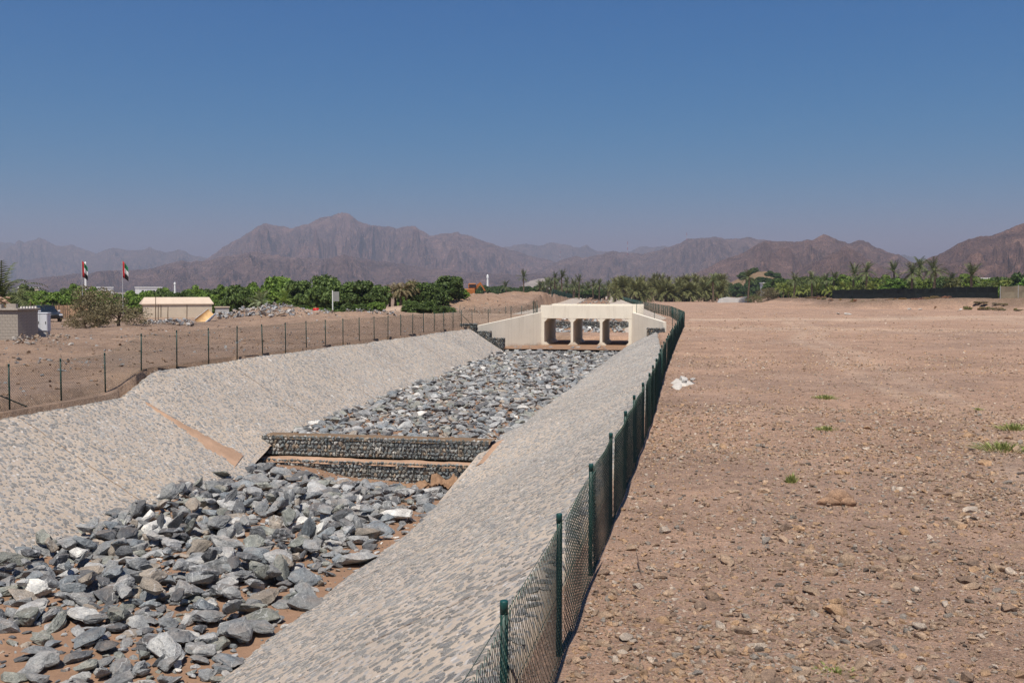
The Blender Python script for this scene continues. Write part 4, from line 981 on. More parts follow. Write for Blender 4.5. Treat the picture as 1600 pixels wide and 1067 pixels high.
def palm_meshes(seed, n=30, L=2.6, droop=1.0, mat='palm', h=5.0, r0=.24, seg=9):
    r = np.random.default_rng(seed); V = []; F = []
    for k in range(n):
        az = k * 2.399 + r.uniform(-.2, .2); el = r.uniform(-.35, 1.35) if k > 3 else 1.3; l = L * r.uniform(.8, 1.1); p = np.array([0., 0., 0.]); st = l / seg
        d = np.array([math.cos(az) * math.cos(el), math.sin(az) * math.cos(el), math.sin(el)]); side = np.array([-math.sin(az), math.cos(az), 0])
        for j in range(seg):
            d = d + np.array([0, 0, -.14 * droop * (j / seg + .25)]); d /= np.linalg.norm(d); q = p + d * st; up = np.cross(d, side)
            wl = L * .17 * math.sin(math.pi * (.12 + .86 * j / seg)) + .05
            for s in (-1, 1):
                for hf in (0, .5):
                    a0 = p + d * st * hf; tip = a0 + side * s * wl * r.uniform(.8, 1.1) + d * st * .9 + np.array([0, 0, -.25 * wl * r.uniform(.4, 1.4)]); o = len(V)
                    V += [tuple(a0), tuple(a0 + d * st * .32), tuple(tip)]; F.append((o, o + 1, o + 2))
            o = len(V); wv = side * .025; V += [tuple(p - wv), tuple(p + wv), tuple(q + wv * .7), tuple(q - wv * .7)]; F.append((o, o + 1, o + 2, o + 3)); p = q
    cr = np_mesh('crown', np.array(V), F, M[mat])
    t = MB(); zs = np.linspace(-.2, h, 12); t.tube([(.02 * math.sin(z), .02 * math.cos(z * 1.3), z) for z in zs], [r0 * (1.15 if i == 0 else 1.0 - .25 * i / 11) * (1 + .08 * (i % 2)) for i in range(12)], 8)
    return cr, t.mesh('trunk', M['bark'])
PALM = [palm_meshes(800 + k, 34, 2.7, 1.0 + .25 * k) for k in range(4)]
def palm(px, d, h, s, label, group=None, tint=(1, 1, 1), zoff=0.0, cat='palm', pos=None):
    X, Y = P(px, d) if pos is None else pos; z = float(ground_z(X, Y)) + zoff; cr, tr = rnd.choice(PALM)
    root = tag(empty('date_palm', (X, Y, z), rnd.uniform(0, 6.28)), label, cat, group)
    meshobj('trunk', tr, root, (0, 0, 0), (rnd.gauss(0, .03), rnd.gauss(0, .03), 0), (s, s, h / 5.0))
    c = meshobj('crown', cr, root, (0, 0, h), (rnd.gauss(0, .05), rnd.gauss(0, .05), 0), (s, s, s)); c.color = (*tint, 1); return root

# left side: trees behind the shed and along the spoil bank (photo column, distance, half width, height scale)
TL = [(372, 128, 2.1, 2.9, CROWN, 'green tree close behind the right end of the shed'), (398, 132, 2.0, 2.7, CROWN_B, 'light green tree between the shed and the rounded tree'),
      (437, 150, 3.4, 4.0, CROWN_B, 'bright rounded yellow-green tree rising over the orchard'), (470, 146, 2.6, 2.9, CROWN, 'dark green tree right of the rounded bright tree'),
      (512, 128, 2.4, 3.9, CROWN, 'tall ragged dark tree behind the white post'), (540, 126, 2.6, 3.3, CROWN, 'broad dark green tree right of the white post'),
      (568, 124, 2.5, 3.2, CROWN, 'dark tree leaning over the spoil heap'), (655, 140, 2.2, 3.2, CROWN, 'green tree right of the thatched dry palms'), (676, 138, 2.2, 2.9, CROWN, 'lower green tree between dry palms and the round tree'),
      (702, 142, 2.9, 3.7, CROWN, 'large round dark green tree nearest the excavator'), (722, 146, 1.7, 2.2, CROWN_B, 'small green tree beside the excavator'), (640, 150, 2.4, 3.3, CROWN_B, 'pale green tree showing behind the dry palms'), (590, 134, 2.2, 2.8, CROWN, 'green tree left of the dry palms')]
TOPS = {372: 447, 398: 445, 437: 434, 470: 443, 512: 432, 540: 440, 568: 443, 655: 442, 676: 445, 702: 434, 722: 452, 640: 443, 590: 446}
for (px, d, sx, sz, kd, lb) in TL:
    xy = P(px, d); sz = (zat(TOPS[px], d) - float(ground_z(*xy))) / 1.36; gtree(px, d, min(sx, sz * 1.05), sz, kd, lb, .55)
items = []
for k in range(26):                                           # low hedge and creepers under them
    px = 395 + k * 12.3 + rnd.uniform(-4, 4)
    if 600 < px < 632: continue
    o = gtree(px, 113 + .02 * abs(px - 520) + rnd.uniform(-1, 2), rnd.uniform(.9, 1.4), rnd.uniform(.8, 1.25), CROWN if rnd.random() < .6 else CROWN_B, 'x', .45, None, -.1, 'shrub', 'shrub', 'low shrubs in front of the left trees'); items.append((o, 'low green shrub under the trees behind the left fence', px))
unique_labels(items)
items = []
for k in range(34):                                           # orchard left of the shed
    px = 24 + k * 9.2 + rnd.uniform(-4, 4); d = rnd.choice((142, 152, 163))
    o = gtree(px, d, rnd.uniform(1.6, 2.2), rnd.uniform(1.9, 2.5) + (d - 142) * .03, CROWN_B if rnd.random() < .7 else CROWN, 'x', .55, None, -.2, 'orchard_tree', 'tree', 'orchard trees behind the shed and car'); items.append((o, 'bright green orchard tree in the belt behind car and shed', px))
for k in range(20):
    px = 330 + k * 14 + rnd.uniform(-5, 5)
    o = gtree(px, 168, rnd.uniform(1.8, 2.5), rnd.uniform(2.3, 3.0), CROWN_B if rnd.random() < .5 else CROWN, 'x', .55, None, 0, 'orchard_tree', 'tree', 'orchard trees behind the shed and car'); items.append((o, 'green orchard tree in the back row right of the shed', px))
unique_labels(items)
# thorn bushes
gtree(150, 88, 2.3, 2.4, CROWN_S, 'tall grey-brown thorn bush left of the shed', .75, (1, .95, .85), 0, 'thorn_bush', 'bush', 'thorn bushes'); gtree(186, 86, 2.4, 1.5, CROWN_S, 'low spreading thorn bush in front of the shed corner', .55, (1, .95, .85), 0, 'thorn_bush', 'bush', 'thorn bushes'); gtree(132, 84, 1.6, 1.2, CROWN_S, 'small thorn bush between the car and the tall bush', .5, (1, .9, .8), 0, 'thorn_bush', 'bush', 'thorn bushes')
# palms of the left side
palm(6, 84, 2.9, 1.45, 'dark ragged palm at the left edge behind the block building', None, (.7, .75, .6)); palm(26, 90, 1.9, .8, 'low dark palm beside the ragged edge palm', None, (.65, .72, .55))
palm(408, 122, 1.7, .75, 'grey-leaved dwarf palm in front of the bright trees', None, (2.0, 2.1, 2.6)); palm(444, 124, 1.8, .7, 'small green palm right of the grey dwarf palm', None, (1.5, 1.9, .9))
DRYP = palm_meshes(860, 46, 1.9, 2.0, 'dry', 3.6, .17)
for k, px in enumerate((600, 609, 618, 626, 635, 645)):
    X, Y = P(px, 137 + k % 3); z = float(ground_z(X, Y)); root = tag(empty('dry_palm', (X, Y, z + .2), k), ['leftmost', 'second', 'third', 'fourth', 'fifth', 'rightmost'][k] + ' straw-coloured dry palm in the thatched clump', 'palm', 'dry palm clump')
    meshobj('trunk', DRYP[1], root, (0, 0, 0), (0, 0, 0), (1, 1, .6 + .03 * k)); c = meshobj('crown', DRYP[0], root, (0, 0, 2.2 + .1 * (k % 3)), (0, 0, 0), (.85, .85, .8)); c.color = (1, 1, .9, 1)
# far palms beyond the spoil bank and the big grove on the right
items = []
for k in range(30):
    px = 842 + k * 3.9 + rnd.uniform(-4, 4); d = rnd.uniform(400, 470); items.append((palm(px, d, rnd.uniform(3.8, 7.0), 1.25, 'x', 'palms beyond the spoil bank', (.8, .85, .75)), 'distant date palm beyond the spoil bank left of the far reach', px))
for px, h in ((818, 8.5), (790, 5.0), (867, 8), (878, 8)): items.append((palm(px, 390, h, 1.3, 'x', 'palms beyond the spoil bank', (.6, .68, .6)), 'taller dark date palm above the spoil bank', px))
unique_labels(items)
items = []
for k in range(110):
    px = 958 + 172 * rnd.random() ** .85; row = rnd.choice((0, 1, 2, 3)); d = 318 + row * 26 + (px - 958) * .1; items.append((palm(px, d, rnd.uniform(2.0, 3.8) + row * 1.2, 1.55, 'x', 'date palms of the dense grove', (1.12, 1.05, .9)), 'date palm in the dense grove right of the far reach', px))
unique_labels(items)
items = []
for k in range(26):
    px = 742 + k * 8 + rnd.uniform(-5, 5); d = rnd.uniform(430, 560); o = gtree(px, d, rnd.uniform(3, 4.6), rnd.uniform(2.6, 4.2), CROWN, 'x', .6, (.65, .72, .6), 0, 'far_tree', 'tree', 'far trees behind the spoil bank'); items.append((o, 'distant dark green tree behind the spoil bank', px))
for k in range(30):
    px = 960 + k * 9 + rnd.uniform(-5, 5); d = rnd.uniform(480, 620); o = gtree(px, d, rnd.uniform(3.5, 5), rnd.uniform(4.2, 6.2), CROWN, 'x', .6, (.55, .66, .58), 0, 'far_tree', 'tree', 'far trees behind the grove'); items.append((o, 'distant dark green tree behind the palm grove', px))
unique_labels(items)
# right-hand plantation behind the netting
items = []
for k in range(62):
    px = 1205 + 7.4 * k + rnd.uniform(-4, 4); d = np.interp(px, [1200, 1420, 1660], [335, 270, 235]) + rnd.uniform(0, 26); o = gtree(px, d, rnd.uniform(3.2, 4.3), rnd.uniform(3.7, 4.9), CROWN if rnd.random() < .4 else CROWN_B, 'x', .6, tuple(v * rnd.uniform(.7, 1.0) for v in (1.0, .95, .9)), .2, 'orchard_tree', 'tree', 'orchard trees behind the netting fence'); items.append((o, 'green orchard tree in the plantation behind the netting fence', px))
unique_labels(items)
items = []
for k in range(20):
    px = 1212 + 9.5 * k + rnd.uniform(-3, 3); d = np.interp(px, [1200, 1420], [322, 268]); items.append((palm(px, d, rnd.uniform(1.8, 3.4), .9, 'x', 'young palms in the plantation', (1.5, 1.6, .8)), 'young yellow-green palm at the front of the plantation', px))
unique_labels(items)
for (px, d, py, s, lb) in ((1114, 315, 440, 1.3, 'date palm at the right end of the dense grove'), (1168, 300, 434, 1.25, 'palm with a pale skirt left of the white sheets'), (1240, 300, 438, 1.2, 'slim palm at the left of the plantation'), (1268, 300, 436, 1.2, 'second slim palm from the left in the plantation'), (1290, 300, 438, 1.1, 'third slim palm in the plantation'), (1303, 300, 436, 1.1, 'short palm before the two crowned palms'),
        (1334, 290, 428, 1.35, 'left one of two crowned palms in mid plantation'), (1352, 285, 426, 1.5, 'right one of two crowned palms in mid plantation'), (1395, 290, 425, 1.35, 'lone palm standing between the two palm groups'), (1424, 260, 428, 1.5, 'lower left palm of the right group of three'), (1436, 275, 418, 1.5, 'tallest palm of the right group of three'), (1458, 255, 424, 1.65, 'broad right-hand palm of the group of three'), (1485, 280, 438, 1.1, 'low palm right of the group of three'), (1517, 250, 431, 1.5, 'palm in front of the white house')):
    X, Y = P(px, d); palm(px, d, zat(py, d) - float(ground_z(X, Y)), s, lb, 'tall palms of the plantation', (.82, .9, .75))
gtree(1178, 300, 2.6, 1.9, CROWN_S, 'round olive bush right of the white sheets', .5, (.9, 1.05, .7), 0, 'bush', 'bush'); gtree(1200, 305, 3.4, 3.0, CROWN_S, 'grey-green thorn tree left of the plantation', .6, (.9, .85, .75), 0, 'thorn_tree', 'tree')

# ------------------------------------------------------------------ netting fence on the berm
M['net'] = simple('dark_shade_netting', (.020, .024, .022), .9, .35, 1.2, .1, bumpk=.3, vscale=(1, 1, 4)); M['net2'] = simple('sun-bleached_netting', (.20, .165, .115), .9, .2, 1.2, .1, bumpk=.3)
nf = tag(empty('netting_fence'), 'dark shade-netting fence on poles along the top of the berm', 'fence')
npx = list(np.linspace(1300, 1558, 17)); nd = np.interp(npx, [1300, 1420, 1558], [262, 225, 200])
tops = []
for px, d in zip(npx, nd):
    X, Y = P(px, d); z = float(ground_z(X, Y)); tops.append((X, Y, z)); MB().bar((X, Y, z - .2), (X, Y, z + 2.4), .045, 6).build('pole', M['net'], nf)
def net_panel(a, b, h, mat, parent):
    n = 9; V = []; F = []
    for j in range(n):
        t = j / (n - 1); x = a[0] + (b[0] - a[0]) * t; y = a[1] + (b[1] - a[1]) * t; z = a[2] + (b[2] - a[2]) * t; sag = .10 * math.sin(math.pi * t); bl = .18 * math.sin(math.pi * t)
        V += [(x, y, z - .25), (x + bl * .3, y + bl, z + h * .5), (x, y, z + h - sag)]
    for j in range(n - 1):
        for k in range(2): F.append((3*j + k, 3*j + 3 + k, 3*j + 4 + k, 3*j + 1 + k))
    o = meshobj('net_panel', np_mesh('net_panel', np.array(V), F, mat), parent); o.modifiers.new('thickness', 'SOLIDIFY').thickness = .03
for a, b in zip(tops[:-1], tops[1:]): net_panel(a, b, 2.35, M['net'], nf)
nf2 = tag(empty('netting_fence'), 'bleached brown netting fence at the far right above the berm', 'fence')
tops2 = []
for px in (1562, 1590, 1620, 1655):
    X, Y = P(px, 199); z = float(ground_z(X, Y)); tops2.append((X, Y, z)); MB().bar((X, Y, z - .2), (X, Y, z + 2.6), .05, 6).build('pole', M['steel'], nf2)
for a, b in zip(tops2[:-1], tops2[1:]): net_panel(a, b, 2.45, M['net2'], nf2)
# debris below the berm
for k, (px, d, s, lb) in enumerate(((1325, 158, .9, 'pale lump of broken concrete on the track at mid plain'), (1310, 160, .6, 'smaller pale concrete lump on the track'), (1420, 196, .9, 'pale rubble block left of the debris at the berm foot'), (1438, 195, .7, 'second pale rubble block at the berm foot'), (1500, 190, .9, 'right-hand pale rubble block at the berm foot'))):
    X, Y = P(px, d); o = meshobj('concrete_lump', np_mesh('concrete_lump', *RIP[5 + k], M['rock']), None, (X, Y, float(ground_z(X, Y)) + .12), (.1, .2, k), (s * 1.5, s, s)); o.color = (.48, .46, .42, 1); tag(o, lb, 'rubble', 'concrete lumps on the plain')
# dry weeds on the berm and scrub dots
items = []
for k in range(90):
    px = rnd.uniform(1120, 1600); d = np.interp(px, [1120, 1300, 1420, 1600], [390, 255, 216, 190]) - rnd.uniform(.5, 6.5); o = gtree(px, d, rnd.uniform(.4, .9), rnd.uniform(.3, .6), CROWN_D, 'x', .4, tuple(v * rnd.uniform(.5, .8) for v in (1.6, 1.35, 1.2)), -.05, 'dry_bush', 'bush', 'dry weeds on the berm'); items.append((o, 'dry brown weed bush on the face of the berm', px))
unique_labels(items)
# white plastic sheets left of the plantation
X, Y = P(1147, 305); tag(MB().prism([(-5, 0), (-4.4, 1.2), (-2, 1.7), (1, 1.4), (4, 1.8), (5, .9), (5.4, 0)], 'y', -1.2, 1.2).build('plastic_sheet', simple('dusty_plastic', (.50, .48, .45), .6, .12, 1), None, False, (X, Y, float(ground_z(X, Y)) - .05), (0, 0, .2)), 'white plastic sheeting heaped at the left end of the plantation', 'sheeting')

# ------------------------------------------------------------------ buildings and things on the left
M['cream'] = simple('cream_render', (.56, .47, .36), .85, .08, 1.2, .15, bumpk=.1); M['roof'] = simple('pale_roof_sheet', (.56, .44, .335), .8, .08, 1.5); M['dark'] = simple('dark_opening', (.03, .027, .025), .8, .2, 2)
M['wood'] = simple('brown_timber', (.16, .085, .045), .8, .35, 4, vscale=(6, 1, 1)); M['grey'] = simple('light_grey_cabinet', (.60, .61, .64), .5, .05, 2); M['pale_c'] = simple('grey_plinth', (.42, .41, .39), .9, .1, 3)
def facing(px, d, extra=0.0):
    """rotation that turns a thing's -Y side towards the photographer"""
    return YAW - math.atan((px - 800) / FPX) + extra
# shed
X, Y = P(277, 121); z = .32
sh = tag(empty('shed', (X, Y, z), facing(277, 121, .06)), 'long low cream shed with a pale overhanging roof behind the rubble', 'shed')
MB().box(-3.9, 3.9, -1.9, 1.9, -.4, 2.05).build('wall', M['cream'], sh)
MB().add([(-4.1, -2.02, 2.05), (4.1, -2.02, 2.05), (4.25, 2.3, 2.05), (-4.25, 2.3, 2.05), (-3.75, 0, 2.80), (3.75, 0, 2.80), (-4.1, -2.02, 1.93), (4.1, -2.02, 1.93), (4.25, 2.3, 1.93), (-4.25, 2.3, 1.93)], [(0,1,5,4), (1,2,5), (2,3,4,5), (3,0,4), (6,7,1,0), (7,8,2,1), (8,9,3,2), (9,6,0,3), (9,8,7,6)]).build('roof', M['roof'], sh)
for x in (-2.0, .95): MB().bar((x, -1.95, 0), (x + .05, -1.95, 1.95), .03, 6).build('downpipe', M['bark'], sh)
MB().box(3.9, 3.93, -1.2, -.3, 0, 1.9).build('door', M['wood'], sh)
for k, (px, d, h, lb) in enumerate(((243, 110, 2.7, 'leftmost weathered wooden stake in front of the shed'), (247, 110, 1.8, 'short leaning stake right of the leftmost one'), (262, 108, 1.5, 'dark stake in front of the middle of the shed'))):
    X, Y = P(px, d); tag(MB().tube([(0, 0, -.2), (.02, 0, h * .5), (.05, .02, h)], [.05, .045, .035], 6).build('wooden_stake', M['bark'], None, False, (X, Y, float(ground_z(X, Y)))), lb, 'stake', 'stakes before the shed')
# small plastered box right of the shed
X, Y = P(347, 119); b_ = tag(empty('pump_house', (X, Y, float(ground_z(X, Y))), facing(347, 119, .1)), 'tiny grey pump house at the right end of the shed', 'hut')
MB().box(-.75, .75, -.6, .6, -.3, 1.25).build('wall', M['pale_c'], b_); MB().box(-.85, .85, -.7, .7, 1.25, 1.36).build('roof', M['roof'], b_); MB().box(-.2, .2, -.62, -.605, .3, .75).build('hatch', M['dark'], b_)
# block building, its blocks built
X, Y = P(28, 64); bz = float(ground_z(X, Y)) - .12
bb = tag(empty('block_building', (X, Y, bz), facing(28, 64, -.75)), 'unfinished grey concrete-block hut with brown door at the left edge', 'building')
wallc = MB().box(-6.0, -.02, .02, 1.75, -.3, 2.05).build('wall', M['block'], bb)
BLK = [MB().box(0, .39, 0, .03, 0, .19, .008).mesh('block', M['block']), MB().box(0, .19, 0, .03, 0, .19, .008).mesh('block', M['block'])]
for r_ in range(10):
    x = -3.6
    z0 = r_ * .2
    while x < -.05:
        w = .4 if (r_ % 2 == 0 or x > -3.5) else .2; w = min(w, -x)
        if not (-3.6 < x + w / 2 < -1.75 and z0 < 1.8):
            o = meshobj('block', BLK[0] if w > .3 else BLK[1], wallc, (x, -.008, z0), (0, 0, 0), (1, 1, 1)); 
        x += w
    y = .02
    while y < 1.5:
        meshobj('block', BLK[0], wallc, (-.02 + .008, y + .0, z0), (0, 0, R(90)), (1, 1, 1)); y += .4
MB().box(-3.5, -1.78, -.045, -.005, -.05, 1.78).build('door', M['wood'], bb)
MB().box(-6.15, .12, -.15, 1.85, 2.05, 2.17, .015).build('roof_slab', M['block'], bb)
for (a, b) in ((-5.2, -4.1), (-3.6, -2.9), (-2.4, -1.3), (-.9, -.15)): MB().box(a, b, .0, .2, 2.17, 2.17 + .22 + .1 * rnd.random()).build('parapet_block', M['block'], bb)
rp = []
for k in range(60): rp.append((rnd.uniform(-3.2, -2.0), rnd.uniform(.3, 1.6), 2.2 + .7 * rnd.random() ** 1.6, rnd.uniform(.2, .5)))
VV = []; FF = []; off = 0
for k, q in enumerate(rp): v, f = CH[k % 6]; VV.append(v * q[3] + np.array(q[:3])); FF.append(f + off); off += len(v)
hp = meshobj('stone_heap', np_mesh('stone_heap', np.concatenate(VV), np.concatenate(FF), M['peb_s'], False, np.tile(np.array([.42, .28, .20]), (off, 1))), None, (0, 0, 0)); hp.matrix_world = Matrix.Translation((X, Y, bz)) @ Matrix.Rotation(facing(28, 64, -.75), 4, 'Z'); tag(hp, 'heap of pinkish stones on the roof of the block hut', 'stones')
bk = simple('white_plaster', (.70, .66, .60), .9, .1, 3)
fb = MB()
for k in range(6): fb.box(-.04, .08, .25 + k * .25, .35 + k * .25, 2.17, 2.30)
fb.build('cornice_blocks', bk, bb)
# electrical cabinet
X, Y = P(65, 67); cz = float(ground_z(X, Y))
cb = tag(empty('electrical_cabinet', (X, Y, cz), facing(65, 67, -.3)), 'grey-white electrical cabinet on a plinth beside the block hut', 'cabinet')
MB().box(-.42, .42, -.33, .33, -.2, .45, .01).build('plinth', M['pale_c'], cb); MB().box(-.46, .46, -.36, .36, .45, 1.62, .02).build('housing', M['grey'], cb); MB().box(-.50, .50, -.40, .40, 1.62, 1.70, .015).build('lid', M['grey'], cb)
for x in (-.43, .01): 
    dr = MB().box(x, x + .42, -.385, -.362, .5, 1.58, .006).build('door', M['grey'], cb); MB().box(x + .33, x + .37, -.405, -.386, .95, 1.12).build('handle', M['dark'], dr)
MB().box(.20, .34, -.375, -.362, 1.38, 1.52).build('warning_plate', M['dark'], cb)
# car
X, Y = P(86, 104); z = float(ground_z(X, Y)) + .02
car = tag(empty('parked_car', (X, Y, z), facing(86, 104, R(112))), 'dark grey sport utility car parked behind the electrical cabinet', 'car')
M['car'] = simple('dark_metallic_paint', (.05, .055, .06), .3, .1, 2, .5, .5); M['glass'] = simple('car_glass', (.012, .016, .02), .08, .1, 1, .6); M['tyre'] = simple('tyre_rubber', (.02, .02, .02), .9, .2, 4); M['lamp'] = simple('lamp_glass', (.75, .76, .78), .2, .05, 2, .6)
def loft(secs):
    m = MB(); n = len(secs[0]); V = [p for s in secs for p in s]; F = []
    for i in range(len(secs) - 1):
        for k in range(n): F.append((i*n + k, i*n + (k+1) % n, (i+1)*n + (k+1) % n, (i+1)*n + k))
    F += [tuple(range(n))[::-1], tuple(range((len(secs)-1)*n, len(secs)*n))]; return m.add(V, F)
prof = [(-.0, .36, .55, .80), (.12, .30, .78, .86), (1.05, .28, .98, .92), (1.35, .28, 1.02, .93), (2.6, .28, 1.05, .94), (4.0, .28, 1.05, .93), (4.55, .32, 1.02, .88), (4.68, .42, .88, .82)]
body = loft([[(x, -w, z0), (x, -w - .02, (z0 + z1) / 2), (x, -w + .06, z1), (x, w - .06, z1), (x, w + .02, (z0 + z1) / 2), (x, w, z0)] for x, z0, z1, w in prof]).build('body', M['car'], car, True)
cabp = [(1.2, 1.0, 1.0, .82), (1.95, 1.0, 1.58, .66), (2.7, 1.0, 1.66, .66), (3.7, 1.0, 1.60, .64), (4.45, 1.0, 1.06, .78)]
loft([[(x, -.86, z0), (x, -w, z1), (x, w, z1), (x, .86, z0)] for x, z0, z1, w in cabp]).build('cabin', M['glass'], car)
MB().box(1.95, 3.72, -.665, .665, 1.585, 1.69, .03).build('roof', M['car'], car)
for x in (1.93, 2.78, 3.62):
    for s in (-1, 1): MB().bar((x, s * .70, 1.6), (x - .1, s * .88, 1.0), .045, 5).build('pillar', M['car'], car)
for x in (.85, 3.75):
    for s in (-1, 1):
        w = MB().bar((x, s * .70, .36), (x, s * .95, .36), .36, 18).build('wheel', M['tyre'], car); MB().bar((x, s * .951, .36), (x, s * .965, .36), .22, 12).build('rim', M['steel'], w)
for s in (-1, 1):
    MB().box(-.03, .25, s * .62 - .17, s * .62 + .17, .62, .78, .03).build('headlight', M['lamp'], car); MB().box(1.35, 1.52, s * 1.0 - .1, s * 1.0 + .1, 1.02, 1.18, .03).build('mirror', M['lamp'], car)
MB().box(-.04, .1, -.4, .4, .45, .72, .02).build('grille', M['dark'], car)
# boundary wall behind the car
X, Y = P(112, 122); tag(MB().box(-1.9, 1.9, -.12, .12, -.4, 1.5, .01).build('boundary_wall', simple('ochre_render', (.42, .26, .16), .9, .12, 2), None, False, (X, Y, float(ground_z(X, Y))), (0, 0, facing(112, 122))), 'short ochre boundary wall behind the car', 'wall')
fw = tag(empty('picket_fence', (0, 0, 0)), 'low fence of dark stakes behind the car and block hut', 'fence')
for k in range(26):
    X, Y = P(38 + k * 2.8, 118); z = float(ground_z(X, Y)); MB().bar((X, Y, z - .1), (X + rnd.gauss(0, .05), Y, z + rnd.uniform(1.3, 2.0)), .05, 5).build('stake', M['bark'], fw)
for q in (.6, 1.2): 
    a = P(38, 118); b = P(38 + 25 * 2.8, 118); MB().bar((*a, float(ground_z(*a)) + q), (*b, float(ground_z(*b)) + q), .03, 5).build('rail', M['bark'], fw)
# tipped fibreglass shell
X, Y = P(320, 98); z = float(ground_z(X, Y))
M['fib_w'] = simple('white_fibreglass', (.52, .56, .62), .6, .12, 2); M['fib_o'] = simple('orange_fibreglass', (.62, .40, .19), .7, .2, 2)
V = []; F = []; n = 15; m = 9
for i in range(n):
    a = math.pi * i / (n - 1)
    for j in range(m):
        t = j / (m - 1); r_ = .72 * (1 - .10 * t); V.append((r_ * math.cos(a), t * 1.7 - .85, -r_ * math.sin(a) * (1 - .35 * t * t)))
for i in range(n - 1):
    for j in range(m - 1): F.append((i*m + j, i*m + j + 1, (i+1)*m + j + 1, (i+1)*m + j))
fs = tag(empty('fibreglass_shell', (X, Y, z + .55)), 'broken fibreglass trough, orange inside and white outside, tipped on rubble', 'trough')
o = meshobj('outer_skin', np_mesh('outer_skin', np.array(V), F, M['fib_w'], True), fs, (0, 0, 0)); o.modifiers.new('t', 'SOLIDIFY').thickness = .03
o2 = meshobj('inner_skin', np_mesh('inner_skin', np.array(V) * np.array([.955, .99, .955]), F, M['fib_o'], True), fs)
for q in (o, o2): q.rotation_euler = (R(42), R(20), R(-58) + facing(320, 98))
# white post with a hanging sheet, red drum
X, Y = P(520, 113); wp = tag(empty('sign_post', (X, Y, float(ground_z(X, Y)))), 'slim white post with a grey plate in front of the dark trees', 'post')
MB().bar((0, 0, -.2), (0, 0, 3.0), .06, 8).build('post', M['white'], wp); MB().box(.08, .78, -.03, .03, 1.75, 2.85, .01).build('plate', simple('dull_grey_plate', (.22, .22, .21), .7, .1, 2), wp)
X, Y = P(494, 113); red = simple('red_plastic', (.50, .018, .02), .5, .2, 2)
dm = tag(empty('red_drum', (X, Y, float(ground_z(X, Y)))), 'red plastic drum standing under the left trees', 'drum')
MB().tube([(0, 0, -.05), (0, 0, .35), (0, 0, .38), (0, 0, .7), (0, 0, .73), (0, 0, 1.0)], [.34, .36, .38, .36, .38, .33], 16).build('barrel', red, dm, True); MB().bar((.12, 0, 1.0), (.12, 0, 1.05), .05, 8).build('bung', M['dark'], dm)
# flags
FR = simple('flag_red', (.36, .022, .026), .8, .1, 3); FG = simple('flag_green', (.02, .16, .07), .8, .1, 3); FWh = simple('flag_white', (.55, .55, .55), .8, .05, 3); FB = simple('flag_black', (.012, .012, .012), .8, .1, 3)
def flag(px, d, top_py, base_py, lb, seed):
    X, Y = P(px, d); z0 = float(ground_z(X, Y)); zt_ = zat(top_py, d)
    fp = tag(empty('flagpole', (X, Y, z0), facing(px, d)), lb, 'flag', 'flags behind the shed')
    MB().bar((0, 0, -.2), (0, 0, zt_ - z0 + .1), .06, 8, .035).build('pole', M['steel'], fp)
    hh = 2.35; top = zt_ - z0
    def strip(name, u0, u1, v0, v1, mat):
        V = []; F = []; nu, nv = 8, 6
        for i in range(nu):
            u = u0 + (u1 - u0) * i / (nu - 1)
            for j in range(nv):
                v = v0 + (v1 - v0) * j / (nv - 1)
                x = u * .62 + .05; y = .16 * math.sin(u * 9 + seed) * (u + .1) ; zz_ = top - v * hh * (1 - .1 * u) - .75 * u ** 1.3 * (1.1 - .25 * v)
                V.append((x, y, zz_))
        for i in range(nu - 1):
            for j in range(nv - 1): F.append((i*nv + j, i*nv + j + 1, (i+1)*nv + j + 1, (i+1)*nv + j))
        o = meshobj(name, np_mesh(name, np.array(V), F, mat, True), fp); o.modifiers.new('t', 'SOLIDIFY').thickness = .01
    strip('red_band', 0, .34, 0, .86, FR); strip('green_stripe', .34, 1, 0, .29, FG); strip('white_stripe', .34, 1, .29, .57, FWh); strip('black_stripe', .34, 1, .57, .86, FB)
flag(129.5, 125, 408, 470, 'left of two drooping flags in red, green, white and black', .5); flag(192.5, 120, 408, 480, 'right of two drooping flags in red, green, white and black', 1.7)
# slim white mast left, and the far one by the excavator
for (px, d, tp, r_, lb) in ((135, 330, 409, .42, 'tall white mast behind the left flag'), (762, 700, 429, .8, 'slim white minaret far off right of the excavator'), (274, 700, 441, .7, 'tiny white minaret above the shed roof')):
    X, Y = P(px, d); z0 = float(ground_z(X, Y)); t_ = zat(tp, d) - z0
    rt = tag(empty('white_mast', (X, Y, z0)), lb, 'mast'); MB().tube([(0, 0, -1), (0, 0, t_ * .82), (0, 0, t_ * .83)], [r_, r_ * .8, r_ * .8], 10).build('shaft', M['white'], rt); MB().tube([(0, 0, t_ * .83), (0, 0, t_ * .85), (0, 0, t_ * .96), (0, 0, t_)], [r_ * 1.05, r_ * 1.05, r_ * .9, r_ * .2], 10).build('head', M['white'], rt)
